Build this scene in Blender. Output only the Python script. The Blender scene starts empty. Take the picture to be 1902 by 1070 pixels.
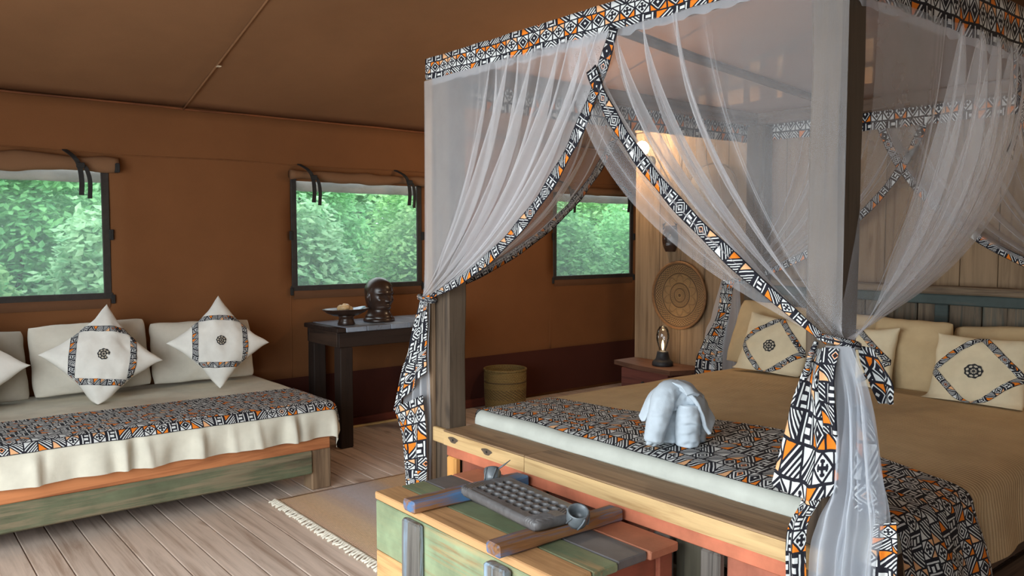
import bpy, math, random
from mathutils import Vector, Matrix, noise
random.seed(7)
scn = bpy.context.scene
COL = scn.collection

# ---------------------------------------------------------------- camera, world, light, exposure
F, PW, PH = 1504.0, 1902.0, 1070.0
YAW = math.radians(50.977); PITCH = math.radians(3.387)
cam_data = bpy.data.cameras.new('camera'); cam = bpy.data.objects.new('camera', cam_data); COL.objects.link(cam)
cam_data.sensor_width = 36.0; cam_data.lens = F / PW * 36.0; cam_data.clip_start = 0.05
cam.location = (0, 0, 1.5)
fw = Vector((math.cos(YAW) * math.cos(PITCH), math.sin(YAW) * math.cos(PITCH), -math.sin(PITCH)))
cam.rotation_euler = fw.to_track_quat('-Z', 'Y').to_euler()
scn.camera = cam

world = bpy.data.worlds.new('world'); scn.world = world; world.use_nodes = True
bg = world.node_tree.nodes['Background']
bg.inputs['Color'].default_value = (0.86, 0.95, 1.0, 1); bg.inputs['Strength'].default_value = 2.8

def add_area(name, loc, target, sx, sy, power, color):
    d = bpy.data.lights.new(name, 'AREA'); d.shape = 'RECTANGLE'; d.size = sx; d.size_y = sy; d.energy = power; d.color = color
    o = bpy.data.objects.new(name, d); COL.objects.link(o); o.location = loc
    o.rotation_euler = (Vector(target) - Vector(loc)).to_track_quat('-Z', 'Y').to_euler()
    return o
add_area('daylight_opening', (-0.95, 2.0, 1.35), (1.3, 3.1, 0.35), 2.8, 1.7, 84, (0.88, 0.95, 1.0))

vs = scn.view_settings
vs.view_transform = 'Standard'; vs.look = 'None'; vs.gamma = 1.0; vs.use_curve_mapping = False
vs.exposure = 0.35
scn.cycles.transparent_max_bounces = 40
scn.cycles.max_bounces = 8

# ---------------------------------------------------------------- node helpers
class E:
    """A float socket with arithmetic that makes Math nodes."""
    def __init__(s, nt, sock): s.nt = nt; s.k = sock
    def _m(s, op, *o):
        n = s.nt.nodes.new('ShaderNodeMath'); n.operation = op
        for i, a in enumerate((s,) + o):
            if isinstance(a, E): s.nt.links.new(a.k, n.inputs[i])
            else: n.inputs[i].default_value = float(a)
        return E(s.nt, n.outputs[0])
    def __add__(s, o): return s._m('ADD', o)
    def __sub__(s, o): return s._m('SUBTRACT', o)
    def __mul__(s, o): return s._m('MULTIPLY', o)
    def __truediv__(s, o): return s._m('DIVIDE', o)
    def __neg__(s): return s._m('MULTIPLY', -1)
    def lt(s, o): return s._m('LESS_THAN', o)
    def gt(s, o): return s._m('GREATER_THAN', o)
    def abs(s): return s._m('ABSOLUTE')
    def floor(s): return s._m('FLOOR')
    def fract(s): return s._m('FRACT')
    def max(s, o): return s._m('MAXIMUM', o)
    def min(s, o): return s._m('MINIMUM', o)
    def sin(s): return s._m('SINE')
    def sqrt(s): return s._m('SQRT')
    def pow(s, o): return s._m('POWER', o)
    def atan2(s, o): return s._m('ARCTAN2', o)
    def inv(s): return (s * -1) + 1

class M:
    """A material under construction."""
    def __init__(s, name):
        s.mat = bpy.data.materials.new(name); s.mat.use_nodes = True
        s.nt = s.mat.node_tree; s.bsdf = s.nt.nodes['Principled BSDF']; s.out = s.nt.nodes['Material Output']
    def new(s, t, **kw):
        n = s.nt.nodes.new(t)
        for k, v in kw.items(): setattr(n, k, v)
        return n
    def link(s, a, b): s.nt.links.new(a.k if isinstance(a, E) else a, b)
    def e(s, sock): return E(s.nt, sock)
    def uv(s):
        n = s.new('ShaderNodeTexCoord'); x = s.new('ShaderNodeSeparateXYZ'); s.link(n.outputs['UV'], x.inputs[0])
        return s.e(x.outputs[0]), s.e(x.outputs[1])
    def objco(s): return s.new('ShaderNodeTexCoord').outputs['Object']
    def xyz(s, sock):
        x = s.new('ShaderNodeSeparateXYZ'); s.link(sock, x.inputs[0]); return [s.e(o) for o in x.outputs]
    def comb(s, x, y, z=0):
        c = s.new('ShaderNodeCombineXYZ')
        for i, a in enumerate((x, y, z)):
            if isinstance(a, E): s.link(a, c.inputs[i])
            else: c.inputs[i].default_value = a
        return c.outputs[0]
    def scaled(s, sock, sc, rnd=False):
        n = s.new('ShaderNodeMapping'); s.link(sock, n.inputs[0]); n.inputs['Scale'].default_value = sc
        if rnd:
            r = s.e(s.new('ShaderNodeObjectInfo').outputs['Random']); s.link(s.comb(r * 37, r * 91, r * 53), n.inputs['Location'])
        return n.outputs[0]
    def noise(s, vec, scale=1.0, detail=4.0, rough=0.55, dist=0.0):
        n = s.new('ShaderNodeTexNoise'); s.link(vec, n.inputs['Vector'])
        n.inputs['Scale'].default_value = scale; n.inputs['Detail'].default_value = detail
        n.inputs['Roughness'].default_value = rough; n.inputs['Distortion'].default_value = dist
        return s.e(n.outputs['Fac'])
    def white(s, vec):
        n = s.new('ShaderNodeTexWhiteNoise'); s.link(vec, n.inputs['Vector']); return s.e(n.outputs['Value'])
    def rand(s): return s.e(s.new('ShaderNodeObjectInfo').outputs['Random'])
    def ramp(s, fac, stops):
        n = s.new('ShaderNodeValToRGB'); cr = n.color_ramp
        while len(cr.elements) < len(stops): cr.elements.new(0.5)
        for el, (p, c) in zip(cr.elements, stops): el.position = p; el.color = (*c, 1)
        s.link(fac, n.inputs[0]); return n.outputs[0]
    def mix(s, fac, a, b):
        n = s.new('ShaderNodeMix', data_type='RGBA')
        if isinstance(fac, E): s.link(fac, n.inputs[0])
        else: n.inputs[0].default_value = fac
        for v, i in ((a, 6), (b, 7)):
            if isinstance(v, tuple): n.inputs[i].default_value = (*v, 1)
            else: s.link(v, n.inputs[i])
        return n.outputs[2]
    def mul(s, col, fac):
        n = s.new('ShaderNodeVectorMath', operation='SCALE'); s.link(col, n.inputs[0])
        if isinstance(fac, E): s.link(fac, n.inputs['Scale'])
        else: n.inputs['Scale'].default_value = fac
        return n.outputs[0]
    def bump(s, h, dist=0.002, strength=0.6):
        n = s.new('ShaderNodeBump'); n.inputs['Strength'].default_value = strength; n.inputs['Distance'].default_value = dist
        s.link(h, n.inputs['Height']); s.link(n.outputs[0], s.bsdf.inputs['Normal']); return n.outputs[0]
    def color(s, c):
        if isinstance(c, tuple): s.bsdf.inputs['Base Color'].default_value = (*c, 1)
        else: s.link(c, s.bsdf.inputs['Base Color'])
    def set(s, **kw):
        for k, v in kw.items(): s.bsdf.inputs[k.replace('_', ' ')].default_value = v
        return s

def srgb(r, g, b):
    f = lambda c: (c / 255 / 12.92) if c / 255 <= 0.04045 else ((c / 255 + 0.055) / 1.055) ** 2.4
    return (f(r), f(g), f(b))

AX = {'x': (1.2, 26, 26), 'y': (26, 1.2, 26), 'z': (26, 26, 1.2)}
def wood(name, base, dark, axis, paint=None, cover=0.5, rough=0.7, paint2=None, vary=0.25, knots=True, pscale=5.0, bumpd=0.002):
    m = M(name); co = m.objco()
    v = m.scaled(co, AX[axis], True)
    g = m.noise(v, 1.0, 6, 0.65, 0.6)
    big = m.noise(m.scaled(co, tuple(min(a, 5) for a in AX[axis]), True), 1.0, 3, 0.5, 1.0)
    c = m.ramp(g * 0.75 + big * 0.25, [(0.34, dark), (0.50, base), (0.70, tuple(min(1, x * 1.25) for x in base))])
    if knots:
        k = m.noise(m.scaled(co, tuple(3.2 if a < 5 else 11 for a in AX[axis]), True), 1.0, 1, 0.4)
        c = m.mix((k - 0.72).max(0) * 9, c, dark)
    if paint:
        w = m.noise(m.scaled(co, tuple(a * 0.9 if a < 5 else a * 0.8 for a in AX[axis]), True), 1.0, 8, 0.72, 0.5) * 0.7 + m.noise(m.scaled(co, (2.2, 2.2, 2.2), True), 1.0, 3, 0.6) * 0.3
        pc = m.ramp(m.noise(m.scaled(co, (pscale,) * 3, True), 1.0, 5, 0.6), [(0.35, tuple(x * 0.62 for x in paint)), (0.6, paint), (0.8, paint2 or tuple(min(1, x * 1.3) for x in paint))])
        c = m.mix(((w - (1 - cover)) * 12 + 0.5).max(0).min(1), c, m.mix(g.min(1) * 0.35, pc, c))
    c = m.mul(c, m.rand() * vary + (1 - vary / 2))
    m.color(c); m.set(Roughness=rough); m.bsdf.inputs['Specular IOR Level'].default_value = 0.3; m.bump(g, bumpd, 0.5)
    return m.mat

def fabric(name, col, rough=0.9, weave=900, wr=0.0, stripe=0.0, mottle=0.12, translucent=0.0):
    m = M(name); co = m.objco(); n = m.noise(co, 7, 4, 0.6)
    c = m.ramp(n, [(0.3, tuple(x * (1 - mottle) for x in col)), (0.7, tuple(min(1, x * (1 + mottle * 0.5)) for x in col))])
    h = m.noise(co, weave, 1, 0.5) * 0.3
    if wr: h = h + m.noise(m.scaled(co, (9, 16, 7)), 1.0, 4, 0.6, 1.2) * wr
    if stripe:
        x, y, z = m.xyz(co)
        s1 = (x * stripe + m.noise(co, 20, 2, 0.5) * 1.6).sin()
        h = h + s1 * 0.5
        c = m.mul(c, s1 * 0.07 + 1)
    m.color(c); m.set(Roughness=rough); m.bsdf.inputs['Specular IOR Level'].default_value = 0.2
    m.bump(h, 0.003, 0.5)
    return m.mat

WHITE = srgb(206, 208, 206); BLACK = (0.014, 0.014, 0.020); ORANGE = srgb(222, 122, 34)
def print_cloth(name, tile=0.085, mode='patch', ink=1.0, tile_u=None):
    """Geometric black, white and orange hand print: diamonds with crosses, key bars, nested triangles."""
    m = M(name); u, v = m.uv()
    wob = m.noise(m.comb(u, v), 18, 2, 0.5) - 0.5
    p, q = u, v
    u = u / (tile_u or tile) + wob * 0.12; v = v / tile + wob * 0.10
    row = v.floor(); odd = (row * 0.5).fract() * 2
    uu = u + odd * 0.37
    colm = uu.floor()
    a = uu.fract() - 0.5; b = v.fract() - 0.5
    r = m.white(m.comb(colm, row, 3.3)); r2 = m.white(m.comb(colm, row, 9.1)); r3 = m.white(m.comb(colm, row, 5.7))
    if mode == 'band':      # middle row of diamonds, key bars and triangles above and below
        mid = (row - 1).abs().lt(0.5)
        r = mid * 0.1 + mid.inv() * (r * 0.7 + 0.3)
    if mode == 'strip':
        r = r * 0.66 + 0.28
    A, B = a.abs(), b.abs(); D = A + B
    # 0: diamond with cross or inner diamond, coloured corners
    line = (D - 0.47).abs().lt(0.068 * ink)
    cross = ((A.lt(0.06) * B.lt(0.27)).max(B.lt(0.06) * A.lt(0.27))).max(((A - 0.2).abs().lt(0.045)) * B.lt(0.11)).max(((B - 0.2).abs().lt(0.045)) * A.lt(0.11))
    inner = D.lt(0.33 * ink) * D.gt(0.09)
    ins = r2.gt(0.5) * cross + r2.lt(0.5) * inner
    k0 = line.max(D.lt(0.42) * ins)
    o0 = D.gt(0.5) * (b * (r3.gt(0.5) * 2 - 1)).gt(0) * r3.gt(0.15)
    # 1: upright bars with a key in the middle
    bars = (a * 5.0 + 0.25).fract().lt(0.54 * ink) * A.gt(0.2)
    key = A.lt(0.22) * (((b * 3.0).fract().lt(0.42 * ink)).max(((A - 0.17).abs().lt(0.05)) * ((b * 1.5 + a.gt(0) * 0.5).fract().lt(0.5))))
    k1 = bars.max(key)
    # 2: diagonal, nested stripes one side, colour the other
    d = a + b * (r2.gt(0.5) * 2 - 1)
    k2 = d.abs().lt(0.09 * ink).max(d.gt(0) * (d * 4.6).fract().lt(0.52 * ink)).max(d.lt(-0.2) * d.gt(-0.33))
    o2 = d.lt(-0.3) * r3.gt(0.3)
    # 3: nested diamonds / dots
    k3 = (D * 4.2).fract().lt(0.54 * ink)
    o3 = D.lt(0.2) * r3.gt(0.6)
    t0 = r.lt(0.30); t1 = r.gt(0.30) * r.lt(0.55); t2 = r.gt(0.55) * r.lt(0.88); t3 = r.gt(0.88)
    border = A.max(B).gt(0.5 - 0.052 * ink)
    black = (t0 * k0 + t1 * k1 + t2 * k2 + t3 * k3).max(border)
    orange = t0 * o0 + t2 * o2 + t3 * o3
    big = m.noise(m.comb(p, q), 5, 2, 0.5)
    oc = m.mix(r2.gt(0.75), ORANGE, srgb(220, 168, 122))
    c = m.mix(orange, WHITE, oc); c = m.mix(black, c, BLACK)
    c = m.mul(c, big * 0.2 + 0.9)
    m.color(c); m.set(Roughness=0.85); m.bsdf.inputs['Specular IOR Level'].default_value = 0.2
    m.bump(m.noise(m.comb(p, q), 700, 1, 0.5), 0.001, 0.3)
    return m.mat

def net_material(name, alpha, col=(0.86, 0.87, 0.90)):
    m = M(name); nt = m.nt; nt.nodes.remove(m.bsdf)
    tr = m.new('ShaderNodeBsdfTransparent'); di = m.new('ShaderNodeBsdfDiffuse'); tl = m.new('ShaderNodeBsdfTranslucent')
    di.inputs[0].default_value = (*col, 1); tl.inputs[0].default_value = (*col, 1)
    mx = m.new('ShaderNodeMixShader'); mx.inputs[0].default_value = 0.45; m.link(di.outputs[0], mx.inputs[1]); m.link(tl.outputs[0], mx.inputs[2])
    # threads hide more when the weave is seen at a slant
    lw = m.new('ShaderNodeLayerWeight'); lw.inputs[0].default_value = 0.35
    f = m.e(lw.outputs['Facing']).pow(2.3) * 0.68 + alpha
    f = (f + (m.noise(m.objco(), 9, 3, 0.6) - 0.5) * 0.08).max(0.02).min(0.96)
    fin = m.new('ShaderNodeMixShader'); m.link(f, fin.inputs[0]); m.link(tr.outputs[0], fin.inputs[1]); m.link(mx.outputs[0], fin.inputs[2])
    m.link(fin.outputs[0], m.out.inputs[0])
    return m.mat

def plain(name, col, rough=0.6, metal=0.0, nscale=30, var=0.25, bumpd=0.0, spec=0.5):
    m = M(name); n = m.noise(m.objco(), nscale, 4, 0.6)
    m.color(m.ramp(n, [(0.3, tuple(x * (1 - var) for x in col)), (0.7, tuple(min(1, x * (1 + var)) for x in col))]))
    m.set(Roughness=rough, Metallic=metal); m.bsdf.inputs['Specular IOR Level'].default_value = spec
    if bumpd: m.bump(n, bumpd, 0.6)
    return m.mat

def glow(name, col, strength):
    m = M(name); e = m.new('ShaderNodeEmission'); e.inputs[0].default_value = (*col, 1); e.inputs[1].default_value = strength
    m.link(e.outputs[0], m.out.inputs[0]); return m.mat

# ---------------------------------------------------------------- mesh helpers
def root(name, loc, label, cat, group=None, rot=(0, 0, 0)):
    o = bpy.data.objects.new(name, None); COL.objects.link(o); o.location = loc; o.rotation_euler = rot
    o.empty_display_size = 0.05
    o['label'] = label; o['category'] = cat
    if group: o['group'] = group
    return o
def tag(o, label, cat, group=None):
    o['label'] = label; o['category'] = cat
    if group: o['group'] = group
    return o
def origin_of(o):
    v = Vector((0, 0, 0))
    while o: v = v + Vector(o.location); o = o.parent
    return v
def mesh(name, verts, faces, mat, parent=None, uvs=None, smooth=False, local=False, loc=None, kind=None):
    """verts in world coordinates (unless local), stored relative to the parent's or own origin."""
    off = Vector((0, 0, 0))
    if not local:
        if parent: off = off + origin_of(parent)
        if loc is None and len(verts):
            xs = [v[0] for v in verts]; ys = [v[1] for v in verts]; zs = [v[2] for v in verts]
            loc = (((min(xs) + max(xs)) / 2) - off[0], ((min(ys) + max(ys)) / 2) - off[1], min(zs) - off[2])
        elif loc is not None: loc = tuple(Vector(loc) - off)
        off = off + Vector(loc)
    else: loc = loc or (0, 0, 0)
    me = bpy.data.meshes.new(name)
    me.from_pydata([(v[0] - off[0], v[1] - off[1], v[2] - off[2]) for v in verts], [], faces)
    if uvs:
        l = me.uv_layers.new(name='uv')
        vi = [0] * len(me.loops); me.loops.foreach_get('vertex_index', vi)
        l.data.foreach_set('uv', [c for i in vi for c in uvs[i]])
    if smooth: me.polygons.foreach_set('use_smooth', [True] * len(me.polygons))
    me.materials.append(mat); me.update()
    o = bpy.data.objects.new(name, me); COL.objects.link(o); o.location = loc
    if parent: o.parent = parent
    if kind: o['kind'] = kind
    return o

def prism(poly, a0, a1, axis):
    """extrude a closed polygon of 2-D points along axis"""
    n = len(poly); vs = []
    for a in (a0, a1):
        for p, q in poly: vs.append({'x': (a, p, q), 'y': (p, a, q), 'z': (p, q, a)}[axis])
    fs = [[i, (i + 1) % n, n + (i + 1) % n, n + i] for i in range(n)] + [list(range(n))[::-1], list(range(n, 2 * n))]
    return vs, fs
def board(name, x0, x1, y0, y1, z0, z1, mat, parent=None, bev=0.004, jit=0.0, segs=1, kind=None):
    """a timber with eased edges; segs > 1 lets its long edges wander by jit"""
    d = (x1 - x0, y1 - y0, z1 - z0); ax = max(range(3), key=lambda i: d[i]); o1, o2 = [i for i in range(3) if i != ax]
    lo, hi = (x0, y0, z0), (x1, y1, z1); b = min(bev, d[o1] * 0.3, d[o2] * 0.3)
    pr = [(lo[o1] + b, lo[o2]), (hi[o1] - b, lo[o2]), (hi[o1], lo[o2] + b), (hi[o1], hi[o2] - b), (hi[o1] - b, hi[o2]), (lo[o1] + b, hi[o2]), (lo[o1], hi[o2] - b), (lo[o1], lo[o2] + b)]
    vs, fs = [], []
    ts = [lo[ax], lo[ax] + b] + [lo[ax] + d[ax] * k / segs for k in range(1, segs)] + [hi[ax] - b, hi[ax]]
    c1, c2 = (lo[o1] + hi[o1]) / 2, (lo[o2] + hi[o2]) / 2
    for k, t in enumerate(ts):
        s = 1.0 if 0 < k < len(ts) - 1 else None
        j = [[random.uniform(-jit, jit) for _ in range(2)] for _ in range(4)]
        for i, (p, q) in enumerate(pr):
            if s is None:
                p = c1 + (p - c1) * (1 - 2 * b / max(d[o1], 1e-6)); q = c2 + (q - c2) * (1 - 2 * b / max(d[o2], 1e-6))
            jj = j[((i + 1) // 2) % 4]
            v = [0, 0, 0]; v[ax] = t; v[o1] = p + jj[0]; v[o2] = q + jj[1]; vs.append(v)
    for k in range(len(ts) - 1):
        for i in range(8):
            fs.append([k * 8 + i, k * 8 + (i + 1) % 8, (k + 1) * 8 + (i + 1) % 8, (k + 1) * 8 + i])
    fs.append(list(range(8))[::-1]); m = (len(ts) - 1) * 8; fs.append([m + i for i in range(8)])
    return mesh(name, vs, fs, mat, parent, kind=kind)

def lathe_vf(profile, n, cx=0, cy=0, cz=0, sx=1.0, sy=1.0, cap=True):
    vs, fs = [], []
    for r, z in profile:
        for i in range(n):
            a = 2 * math.pi * i / n; vs.append((cx + r * math.cos(a) * sx, cy + r * math.sin(a) * sy, cz + z))
    for k in range(len(profile) - 1):
        for i in range(n):
            fs.append([k * n + i, k * n + (i + 1) % n, (k + 1) * n + (i + 1) % n, (k + 1) * n + i])
    if cap:
        fs.append(list(range(n))[::-1]); m = (len(profile) - 1) * n; fs.append([m + i for i in range(n)])
    return vs, fs
def tube_vf(path, radii, n=10, flat=1.0, up=(0, 0, 1)):
    """swept tube; flat squeezes it along its second axis"""
    vs, fs = [], []; P = [Vector(p) for p in path]
    if not isinstance(radii, (list, tuple)): radii = [radii] * len(P)
    ref = Vector(up)
    for k, p in enumerate(P):
        t = (P[min(k + 1, len(P) - 1)] - P[max(k - 1, 0)]).normalized()
        a = t.cross(ref)
        if a.length < 1e-3: a = t.cross(Vector((1, 0, 0)))
        a.normalize(); b = a.cross(t).normalized()
        r = radii[k]
        r1, r2 = r if isinstance(r, tuple) else (r, r * flat)
        for i in range(n):
            q = 2 * math.pi * i / n; vs.append(tuple(p + a * (r1 * math.cos(q)) + b * (r2 * math.sin(q))))
    for k in range(len(P) - 1):
        for i in range(n): fs.append([k * n + i, k * n + (i + 1) % n, (k + 1) * n + (i + 1) % n, (k + 1) * n + i])
    fs.append(list(range(n))[::-1]); m = (len(P) - 1) * n; fs.append([m + i for i in range(n)])
    return vs, fs
def join(*parts):
    vs, fs = [], []
    for v, f in parts:
        o = len(vs); vs += list(v); fs += [[i + o for i in q] for q in f]
    return vs, fs
def grid_vf(fn, nu, nv, uvfn=None, closed=False):
    vs, uv = [], []
    for j in range(nv + 1):
        for i in range(nu + 1):
            a, b = i / nu, j / nv
            vs.append(tuple(fn(a, b))); uv.append(uvfn(a, b) if uvfn else (a, b))
    w = nu + 1
    fs = [[j * w + i, j * w + i + 1, (j + 1) * w + i + 1, (j + 1) * w + i] for j in range(nv) for i in range(nu)]
    return vs, fs, uv
def catmull(pts, n):
    P = [Vector(p) for p in pts]; P = [P[0] * 2 - P[1]] + P + [P[-1] * 2 - P[-2]]; out = []
    m = len(P) - 3
    for k in range(n + 1):
        t = k / n * m; i = min(int(t), m - 1); f = t - i
        a, b, c, d = P[i:i + 4]
        out.append(0.5 * (2 * b + (c - a) * f + (2 * a - 5 * b + 4 * c - d) * f * f + (3 * b - a - 3 * c + d) * f ** 3))
    return out
def nz(x, y, z=0.0): return noise.noise(Vector((x, y, z)))
def smooth01(t): t = max(0.0, min(1.0, t)); return t * t * (3 - 2 * t)

# ---------------------------------------------------------------- materials
def canvas_material(name, col):
    m = M(name); co = m.objco(); n = m.noise(co, 1.3, 4, 0.6); f = m.noise(co, 420, 2, 0.6)
    c = m.ramp(n, [(0.3, tuple(x * 0.9 for x in col)), (0.7, tuple(x * 1.1 for x in col))])
    c = m.mul(c, f * 0.35 + 0.82)
    m.color(c); m.set(Roughness=0.9); m.bsdf.inputs['Specular IOR Level'].default_value = 0.15
    m.bump(f, 0.002, 0.35); return m.mat
CANVAS = canvas_material('tent_canvas', srgb(120, 78, 47))
CANVAS_ROOF = canvas_material('roof_canvas', srgb(134, 96, 66))
CANVAS_PALE = canvas_material('blind_canvas', srgb(124, 90, 64))
FRINGE0 = plain('pale_patch', srgb(206, 188, 160), 0.9)
CANVAS_DULL = canvas_material('sill_canvas', srgb(104, 72, 50))
BANDM = canvas_material('wall_skirt_cloth', srgb(72, 38, 30))
FLOORW = wood('floor_boards', srgb(204, 184, 168), srgb(168, 144, 126), 'y', vary=0.16, rough=0.62, bumpd=0.001)
PLANKW = wood('divider_planks', srgb(134, 110, 84), srgb(104, 82, 60), 'z', vary=0.14, rough=0.75)
BEDPOST = wood('bed_post_wood', srgb(86, 72, 58), srgb(42, 34, 28), 'z', rough=0.75, vary=0.1, bumpd=0.004)
BEAMW = wood('canopy_beam_wood', srgb(100, 84, 72), srgb(58, 46, 40), 'x', rough=0.8)
BEAMWY = wood('canopy_cross_beam_wood', srgb(100, 84, 72), srgb(58, 46, 40), 'y', rough=0.8)
RAILW = wood('foot_rail_wood', srgb(198, 166, 118), srgb(158, 122, 78), 'y', rough=0.6, vary=0.08)
RAILTOP = wood('foot_rail_aged_top', srgb(150, 122, 92), srgb(96, 74, 56), 'y', rough=0.65, vary=0.08)
REDRAIL = wood('red_painted_wood', srgb(150, 106, 74), srgb(96, 66, 48), 'y', paint=srgb(196, 112, 84), cover=0.72)
REDX = wood('red_painted_board', srgb(150, 106, 74), srgb(96, 66, 48), 'x', paint=srgb(150, 76, 58), cover=0.8)
STILEW = wood('orange_stile_wood', srgb(206, 150, 84), srgb(160, 104, 52), 'z', rough=0.7)
PANELW = wood('flaking_panel_wood', srgb(116, 80, 60), srgb(70, 46, 36), 'z', paint=srgb(150, 84, 66), cover=0.55)
GREYW = wood('dark_grey_wood', srgb(96, 90, 84), srgb(48, 44, 42), 'z', rough=0.75)
SIDEW = wood('dark_side_rail_wood', srgb(88, 68, 52), srgb(50, 36, 28), 'x', rough=0.75)
GREENX = wood('green_worn_wood', srgb(128, 116, 92), srgb(80, 70, 54), 'x', paint=srgb(98, 108, 82), cover=0.5, rough=0.8)
ORANGEX = wood('orange_red_wood', srgb(196, 126, 80), srgb(150, 88, 54), 'x', rough=0.7)
LEGW = wood('daybed_leg_wood', srgb(130, 106, 82), srgb(76, 58, 44), 'z', rough=0.8)
DARKX = wood('console_dark_wood', srgb(44, 32, 26), srgb(20, 14, 11), 'x', rough=0.7)
DARKZ = wood('console_leg_dark_wood', srgb(42, 31, 25), srgb(20, 14, 11), 'z', rough=0.75)
CONSTOP = wood('console_top_sheen', srgb(92, 74, 62), srgb(50, 38, 32), 'y', paint=srgb(150, 164, 180), cover=0.6, rough=0.35)  # bluish paint layer stands in for the window's reflection on the boards
NIGHT = wood('nightstand_top_wood', srgb(104, 70, 52), srgb(66, 42, 30), 'y', rough=0.65)
NIGHTRED = wood('nightstand_red_wood', srgb(96, 52, 42), srgb(62, 34, 28), 'y', rough=0.7)
HEADA = wood('headboard_board_wood', srgb(100, 86, 70), srgb(46, 38, 32), 'z', paint=srgb(72, 76, 70), cover=0.45, rough=0.8, vary=0.5)
HEADR = wood('headboard_rail_wood', srgb(116, 98, 78), srgb(66, 54, 44), 'y', rough=0.8)
HEADT = wood('headboard_teal_rail_wood', srgb(84, 76, 66), srgb(44, 40, 36), 'y', paint=srgb(64, 78, 76), cover=0.55, rough=0.8)
CH_BROWN = wood('chest_brown_plank', srgb(180, 138, 94), srgb(136, 98, 64), 'y', rough=0.6)
CH_GREEN = wood('chest_green_plank', srgb(150, 128, 92), srgb(90, 76, 56), 'y', paint=srgb(104, 124, 96), cover=0.58, rough=0.65)
CH_FGREEN = wood('chest_front_green_plank', srgb(160, 140, 100), srgb(100, 84, 62), 'y', paint=srgb(140, 162, 128), cover=0.58, rough=0.6)
CH_DARK = wood('chest_slate_plank', srgb(112, 96, 84), srgb(70, 60, 54), 'y', paint=srgb(104, 104, 106), cover=0.6, rough=0.6)
CH_RED = wood('chest_red_plank', srgb(176, 118, 86), srgb(126, 78, 56), 'y', paint=srgb(192, 122, 94), cover=0.7, rough=0.65)
CH_PALE = wood('chest_front_tan_plank', srgb(204, 162, 110), srgb(164, 122, 78), 'y', rough=0.6)
BATTEN = wood('chest_batten_wood', srgb(152, 108, 70), srgb(104, 70, 44), 'x', rough=0.6, paint=srgb(58, 128, 182), cover=0.50, pscale=2)
UPRIGHT = wood('chest_upright_wood', srgb(108, 104, 98), srgb(56, 52, 50), 'z', rough=0.6, paint=srgb(140, 164, 184), cover=0.455)
LINEN = fabric('daybed_linen', srgb(208, 203, 186), wr=1.2)
COVERLET = fabric('bed_coverlet', srgb(192, 166, 128), stripe=330, wr=0.2)
MATTR = fabric('mattress_ticking', srgb(224, 218, 200))
PIL_PALE = fabric('pale_cushion_linen', srgb(206, 200, 186), wr=0.9)
PIL_GREY = fabric('grey_cushion_linen', srgb(160, 152, 138), wr=0.9)
PIL_TAN = fabric('tan_pillow_linen', srgb(186, 162, 124), wr=0.6)
PIL_WHITE = fabric('white_cushion_cotton', srgb(222, 219, 210), wr=0.8)
PIL_CREAM = fabric('cream_cushion_cotton', srgb(214, 198, 166), wr=0.5)
TOWEL = fabric('white_terry_towel', srgb(186, 196, 204), weave=260, wr=0.9, mottle=0.06)
PRINT = print_cloth('tribal_print_cloth', 0.06)
PRINT_BIG = print_cloth('tribal_print_curtain', 0.078)
PRINT_BAND = print_cloth('tribal_print_valance', 0.05, 'band', 1.0, 0.068)
PRINT_STRIP = print_cloth('tribal_print_border', 0.052, 'strip', 1.22)
PRINT_CUSH = print_cloth('tribal_print_ribbon', 0.05, 'strip', 1.15)
NET = net_material('mosquito_net', 0.175)
NET_THIN = net_material('mosquito_net_roof', 0.15)
NET_DENSE = net_material('mosquito_net_gathered', 0.36, (0.80, 0.85, 0.92))
STRAP = plain('black_webbing', (0.016, 0.015, 0.014), 0.85)
FRAMEB = plain('window_edge_tape', (0.03, 0.024, 0.02), 0.8)
IRON = plain('matt_black_metal', (0.02, 0.02, 0.022), 0.55, nscale=60)
EBONY = plain('carved_dark_wood', srgb(52, 36, 28), 0.3, nscale=14, var=0.35, bumpd=0.001)
BOARDM = plain('carved_grey_black_wood', srgb(92, 90, 90), 0.42, nscale=40, var=0.25)
CUPM = plain('polished_grey_wood', srgb(98, 104, 108), 0.3, nscale=20, var=0.3)
SHELL = plain('shell_beige', srgb(206, 172, 124), 0.5, nscale=26, var=0.3)
GLAZE = plain('blue_grey_glaze', srgb(130, 158, 190), 0.18, nscale=12)

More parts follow.
